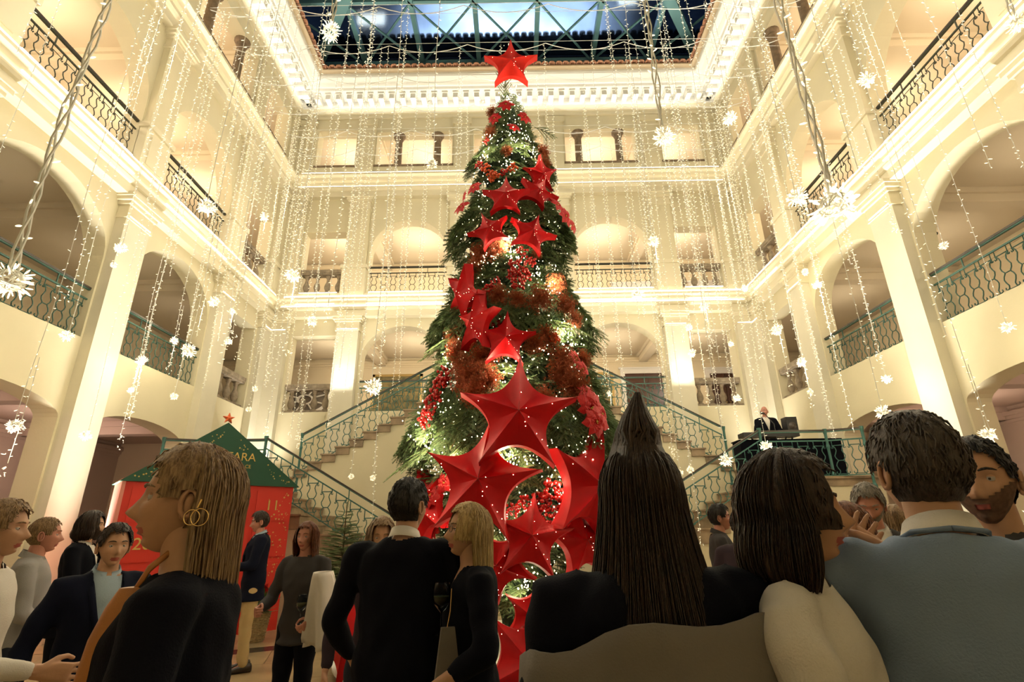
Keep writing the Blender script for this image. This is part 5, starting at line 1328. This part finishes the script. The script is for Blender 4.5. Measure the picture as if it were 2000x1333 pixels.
fig('man with cropped hair and a grey shirt facing right, far left', 92, 3.9, 55, H=1.71, hair='ash', style='crop', top='shirt', topm='grey', legm='jean', res=.02, skin='pink', armR=((.26, .04, 1.14), (.12, .26, 1.06)), armL=((-.26, .04, 1.14), (-.1, .26, 1.04)))
fig('man in a white shirt and dark trousers cut by the left edge of the picture', 2, 2.5, 70, H=1.74, hair='ash', style='short', top='shirt', topm='white', legm='jean', res=.017, skin='tan', armR=((.28, .1, 1.14), (.18, .34, 1.08)))
fig('dark-suited guest with a light blue shirt half hidden by the foreground woman', 236, 3.2, 130, H=1.64, hair='darkbrown', style='short', top='jacket', topm='navy', under='lblue', legm='jean', res=.02, skin='tan')
px_ = at(1497, 830, 12.3)
person('bald singer in a dark jacket at a keyboard on the right stair landing', px_.x, 12.3, 190, H=1.74, hair='black', style='bald', top='jacket', topm='black', under='white', legm='black', res=.026, skin='pink', z=Z(LZ), head_rot=(-6, 0, 0),
       armL=((-.27, .06, 1.14), (-.18, .30, 1.02)), armR=((.27, .06, 1.14), (.18, .30, 1.02)))

# ------------------------------------------------------------------ advent calendar house
HP = Vector((-5.15 + CX, 9.25, 0)); t = thing('advent_calendar_house', 'red and green advent calendar house with gold numbers, left of the stair', 'display', HP, R(42))
hw, he, hp_, dp = 1.30, 2.42, 3.45, .9
gr_ = mat('dark_green_panel', (.012, .085, .045), .5); rd_ = mat('scarlet_panel', (.75, .035, .018), .5); pk_ = mat('pink_side_panel', (.80, .28, .22), .5); gold = mat('gold_print', (.75, .50, .14), .4, metal=.3)
mb = MB(); mb.box((-hw, 0, 0), (hw, dp, he)); mb.build('red_body', rd_, t)
mb = MB(); mb.box((-hw - .05, -.03, 0), (-hw, dp, he)); mb.build('side_panel', pk_, t)
mb = MB(); a = (-hw - .09, he - .04), (hw + .09, he - .04), (0, hp_)
mb.add([(a[0][0], -.05, a[0][1]), (a[1][0], -.05, a[1][1]), (0, -.05, hp_), (a[0][0], dp + .05, a[0][1]), (a[1][0], dp + .05, a[1][1]), (0, dp + .05, hp_)], [(0, 1, 2), (3, 5, 4), (0, 2, 5, 3), (1, 4, 5, 2), (0, 3, 4, 1)])
mb.build('green_gable', gr_, t)
nums = [[1, 8, 16, 11], [20, 5, 18, 4], [7, 13, 22, 9], [3, 24, 15, 12]]
def text(body, size, loc, rot, m_, parent, name='lettering', align='CENTER', ext=.004):
    c = bpy.data.curves.new(name, 'FONT'); c.body = body; c.size = size; c.align_x = align; c.align_y = 'CENTER'; c.extrude = ext; c.materials.append(m_)
    o = bpy.data.objects.new(name, c); C.objects.link(o); me = bpy.data.meshes.new_from_object(o.evaluated_get(bpy.context.evaluated_depsgraph_get())); bpy.data.objects.remove(o)
    o = bpy.data.objects.new(name, me); C.objects.link(o); o.parent = parent; o.location = loc; o.rotation_euler = rot; return o
dw, dh = 2 * hw / 4.25, .56
for i, row in enumerate(nums):
    for j, n in enumerate(row):
        x = -hw + .07 + dw * (j + .5) * 1.02; z = he - .38 - i * .60
        mb = MB(); mb.box((x - dw / 2 + .025, -.018, z - dh / 2 + .02), (x + dw / 2 - .025, .0, z + dh / 2 - .02)); d_ = mb.build('calendar_door', rd_, t)
        text(str(n), .25, (x, -.024, z), (R(90), 0, 0), gold, d_, 'gold_number')
text('ANANTARA', .20, (0, -.056, he + .44), (R(90), 0, 0), gold, t); text('VILLA PADIERNA PALACE', .085, (0, -.056, he + .28), (R(90), 0, 0), gold, t); text('MARBELLA', .085, (0, -.056, he + .16), (R(90), 0, 0), gold, t)
def mini_star(mb, x, y, z, r, k=5):
    pts = [(x + (r if i % 2 == 0 else r * .42) * math.sin(math.pi * i / k), y, z + (r if i % 2 == 0 else r * .42) * math.cos(math.pi * i / k)) for i in range(2 * k)]
    mb.add(pts, [tuple(range(2 * k))])
mb = MB(); r7 = random.Random(5)
for _ in range(90):
    x = r7.uniform(-hw, hw); zt = hp_ - .08 - abs(x) * (hp_ - he) / hw; e = r7.random()
    z = r7.uniform(he + .04, max(he + .05, zt)) if e < .35 else zt - r7.uniform(.0, .16)
    if z > he and not (abs(x) < .75 and he + .1 < z < he + .56): mini_star(mb, x, -.053, z, r7.uniform(.008, .02))
mb.build('gold_stars', gold, t, kind='stuff')
mb = MB()
for _ in range(60):
    z = r7.uniform(he - 1.6, he - .12); x = hw - .04 - abs(r7.gauss(0, .16)) - .3 * max(0, (he - .9 - z)) * r7.random(); mini_star(mb, x, -.022, z, r7.uniform(.008, .024))
mb.build('gold_stars', gold, t, kind='stuff')
mb = MB(); vs = [((.10 if i % 2 == 0 else .042) * math.sin(math.pi * i / 5), (.10 if i % 2 == 0 else .042) * math.cos(math.pi * i / 5)) for i in range(10)]
mb.add([(x, -.03, z) for x, z in vs] + [(x, .03, z) for x, z in vs] + [(0, -.07, 0), (0, .07, 0)], [(i, (i + 1) % 10, 20) for i in range(10)] + [(10 + (i + 1) % 10, 10 + i, 21) for i in range(10)] + [(i, 10 + i, 10 + (i + 1) % 10, (i + 1) % 10) for i in range(10)])
o = mb.build('ridge_star', mat('orange_star', (.80, .14, .03), .4), t); o.location = (0, 0, hp_ + .08)

# ------------------------------------------------------------------ small fir, baskets and plants by the stair
def basket(x, y, label, plant, s_=1.0):
    t = thing('planted_basket', label, 'plant pot', (x, y, 0), r7.uniform(0, 6), 'wicker baskets with plants'); t.scale = (s_,) * 3
    wk = mat('wicker', (.55, .40, .20), .8, var=.4, scale=30) if 'wick' not in M else M['wick']; M['wick'] = wk
    mb = MB(); n = 22
    for k in range(n):                   # woven bands
        z = .02 + .36 * k / n; r0 = .13 + .055 * k / n
        mb.tube([((r0 + .007 * (1 if (q + k) % 2 else -1)) * math.cos(2 * math.pi * q / 20), (r0 + .007 * (1 if (q + k) % 2 else -1)) * math.sin(2 * math.pi * q / 20), z) for q in range(21)], .0095, 4, cap=False)
    mb.lathe([(.12, 0), (.175, .37)], n=16); mb.build('wicker_pot', wk, t)
    gm_ = needle_m
    if plant == 'poinsettia':
        mb = MB()
        for k in range(60):
            a = r7.uniform(0, 6.28); e = r7.uniform(.1, 1.3); L = r7.uniform(.16, .3); d = Vector((math.cos(a) * math.cos(e), math.sin(a) * math.cos(e), math.sin(e))); p = Vector((0, 0, .36)); q = p + d * L; s2 = d.cross(Vector((0, 0, 1))).normalized() * .045
            mb.add([p, q - d * .06 + s2, q + d * .07, q - d * .06 - s2], [(0, 1, 2), (0, 2, 3)])
        mb.build('leaves', mat('pot_leaf', (.07, .16, .04), .5), t, kind='stuff')
        for k in range(4): o = link('bracts', fl_me[k % 3], t, (r7.uniform(-.12, .12), r7.uniform(-.12, .12), .60 + r7.uniform(-.04, .08)), (R(-50 + 20 * k), 0, k * 1.6)); o.scale = (.16,) * 3
    return t
basket(-3.02, 9.6, 'small wicker basket of poinsettia and fir beside the blonde-lit stair foot, left of the tree', 'poinsettia')
basket(-4.05, 9.1, 'wicker basket with a red poinsettia behind the auburn-haired woman', 'poinsettia', 1.1)
basket(-4.9, 8.2, 'wicker basket of red poinsettia in front of the red house', 'poinsettia', 1.0)
t = thing('potted_fir', 'small young fir tree standing left of the man in navy', 'plant', (-2.72, 8.9, 0)); wk = M['wick']
mb = MB(); mb.lathe([(.16, 0), (.22, .36), (.235, .40), (.20, .40), (.0, .34)], n=18); mb.build('pot', wk, t)
mb = MB(); mb.tube([(0, 0, .3), (0, 0, 2.0)], [.022, .006], 7); mb.build('trunk', twig_m, t)
for k, z in enumerate(np.arange(.55, 1.92, .055)):
    for q in range(4 if z < 1.6 else 3):
        a = k * 2.1 + q * 2 * math.pi / 4 + r7.uniform(-.3, .3); L = (2.05 - z) * .95 + .18
        o = link('fir_branch', sprig_me[q % 4], t, (0, 0, z), (0, -R(18), a)); o.scale = (min(1.5, L),) * 3
link('fir_branch', sprig_me[0], t, (0, 0, 1.86), (0, -R(88), 0)).scale = (.62, .3, .3)

# ------------------------------------------------------------------ musician's gear on the right landing
kx = at(1497, 830, 11.75).x
t = thing('keyboard', 'black stage keyboard on a folding stand in front of the bald singer', 'keyboard', (kx, 11.75, Z(LZ)))
mb = MB(); mb.box((-.62, -.16, .92), (.62, .16, 1.02)); mb.build('keyboard_case', M['black'], t)
mb = MB()
for k in range(44): mb.box((-.56 + k * .0255, .0, 1.02), (-.536 + k * .0255, .13, 1.03))
mb.build('white_keys', M['white'], t, kind='stuff')
for s in (-1, 1): mb = MB(); mb.tube([(-.4 * s, 0, 0), (.4 * s, 0, .92)], .018, 6); mb.build('stand_leg', M['black'], t)
t = thing('microphone', 'black microphone on a thin stand beside the bald singer', 'microphone', (kx + .1, 11.6, Z(LZ)))
mb = MB(); mb.tube([(0, 0, 0), (0, 0, 1.2), (-.08, .2, 1.48)], .010, 6); mb.build('stand', M['black'], t)
mb = MB(); mb.tube([(-.08, .2, 1.48), (-.10, .29, 1.51)], [.018, .028], 8); mb.ball((-.105, .30, 1.513), .032, 8, 6); mb.build('capsule', M['black'], t)
t = thing('loudspeaker', 'black monitor loudspeaker on the right landing beside the singer', 'speaker', (kx + .52, 11.75, Z(LZ)))
mb = MB(); mb.box((-.12, -.12, 1.02), (.12, .12, 1.36)); mb.build('cabinet', M['black'], t); mb = MB(); mb.tube([(0, 0, 0), (0, 0, 1.02)], .02, 6); mb.build('pole', M['black'], t)
mb = MB(); mb.lathe([(.085, 0), (.03, .02)], n=14); o = mb.build('cone', M['dg'] if 'dg' in M else M['railw'], t); o.location = (0, -.125, 1.16); o.rotation_euler = (R(90), 0, 0)
t = thing('tablecloth', 'black cloth-covered table behind the right landing railing', 'table', (kx - .15, 11.4, Z(LZ)))
mb = MB(); mb.box((-.75, -.2, .0), (1.4, .2, .78)); mb.build('cloth_cover', CL['black'], t)
mb = MB(); mb.box((-.77, -.22, .78), (1.42, .22, .80)); mb.build('table_top', CL['black'], t)

# ------------------------------------------------------------------ what the guests carry
def drape(name, label, cat, pts_rows, m_, parent=None):
    vs = [tuple(p) for row in pts_rows for p in row]; n = len(pts_rows[0]); mb = MB()
    mb.add(vs, [(i * n + j, i * n + j + 1, (i + 1) * n + j + 1, (i + 1) * n + j) for i in range(len(pts_rows) - 1) for j in range(n - 1)])
    o = mb.build(name, m_, parent, True, label=label, cat=cat); md = o.modifiers.new('t', 'SOLIDIFY'); md.thickness = .012; return o
def coat(px, py, d, w_, h, label, m_, name='coat', fold=.03):
    c = at(px, py, d); rows = []
    for i in range(16):
        f = i / 15; row = []
        for j in range(29):
            a = math.pi * 2 * j / 28; rx = w_ * (.42 + .58 * f ** .7) * (1 + .30 * math.sin(5 * a + 1) * f); ry = .12 * (1 + .7 * math.sin(4 * a) * f)
            row.append(Vector((c.x + rx * math.cos(a) * .5 + .05 * f, c.y + ry * math.sin(a), c.z - h * f - .03 * math.sin(3 * a) * f)))
        rows.append(row)
    return drape(name, label, 'clothing', rows, m_)
coat(632, 1118, 4.5, .26, .50, 'white coat hanging over the arm of the auburn-haired woman', CL['white'])
# taupe drape, added for a passing motion streak, below the dark-haired woman's black top
x, y = stand(1258, 1.30); rows = []
for i in range(14):
    f = i / 13; row = []
    for j in range(41):
        a = 2 * math.pi * j / 40; rx = .285 + .05 * f + .008 * math.sin(9 * a + 5 * f); ry = .165 + .03 * f + .008 * math.cos(7 * a + 3 * f)
        row.append(Vector((x + rx * math.cos(a), y + ry * math.sin(a) - .01, 1.42 - .085 * math.cos(a) * -1 * .35 - .05 * abs(math.cos(a)) ** 3 - .52 * f + .012 * math.sin(6 * a + 2 * f))))
    rows.append(row)
drape('streak_drape', 'taupe drape added for a blurred streak, round the dark-haired woman seen from behind', 'clothing', rows, CL['taupe'])
# shoulder bag of the left foreground woman
c = at(238, 1262, 1.25); t = thing('shoulder_bag', 'tan leather shoulder bag on the hip of the woman in the left foreground', 'bag', c, R(10)); t.scale = (.5, .5, .75); tanm = mat('tan_leather', (.52, .20, .05), .45, var=.2, scale=8, bump=.2)
mb = MB(); loft(mb, [ellsec((0, 0, z_), w_, .05 + .02 * math.sin((z_ + .16) * 9), 20) for z_, w_ in ((-.17, .07), (-.15, .12), (-.08, .15), (.02, .13), (.10, .09), (.15, .05))]); mb.build('bag_body', tanm, t, True)
mb = MB(); mb.tube([(.0, 0, .13), (.05, -.01, .20), (.12, .02, .25)], [.012, .012, .010], 6, flat=.4); mb.build('strap', tanm, t, True)
# hoop earring
c = at(384, 1000, 1.20); t = thing('hoop_earring', 'double gold hoop earring of the woman in the left foreground', 'earring', c, R(10)); gm2 = mat('gold_metal', (.85, .60, .25), .2, metal=1)
for dx, r0 in ((-.008, .016), (.008, .018)):
    mb = MB(); mb.tube([(dx + r0 * math.cos(a), 0, -.012 + r0 * math.sin(a)) for a in np.linspace(0, 6.3, 22)], .0012, 5, cap=False); mb.build('hoop', gm2, t, True)
mb = MB(); mb.tube([(0, 0, .008), (.006, 0, .026)], .0025, 5); mb.build('stud', gm2, t)
# handbag of the blonde woman
c = at(872, 1285, 2.45); t = thing('handbag', 'small grey-beige handbag hanging from a chain beside the blonde woman', 'bag', c, R(15)); t.scale = (.62, .62, .85)
mb = MB(); mb.hexa([(-.08, -.03, -.13), (.10, -.03, -.13), (.10, .03, -.13), (-.08, .03, -.13), (-.04, -.02, .13), (.05, -.02, .13), (.05, .02, .13), (-.04, .02, .13)]); mb.build('bag_body', CL['taupe'], t)
mb = MB(); mb.tube([(0, 0, .12), (.02, .0, .2), (.03, .02, .30)], .005, 5); mb.build('chain', gm2, t)
for px, py, d, lb in ((862, 1190, 2.5, 'wine glass held between the man in navy and the blonde woman'), (1466, 1050, 5.2, 'small glass held by the man in grey by the right stair'), (588, 1192, 4.42, 'wine glass held by the auburn-haired woman')):
    p = at(px, py, d); glass((p.x, p.y, p.z - .1), lb)
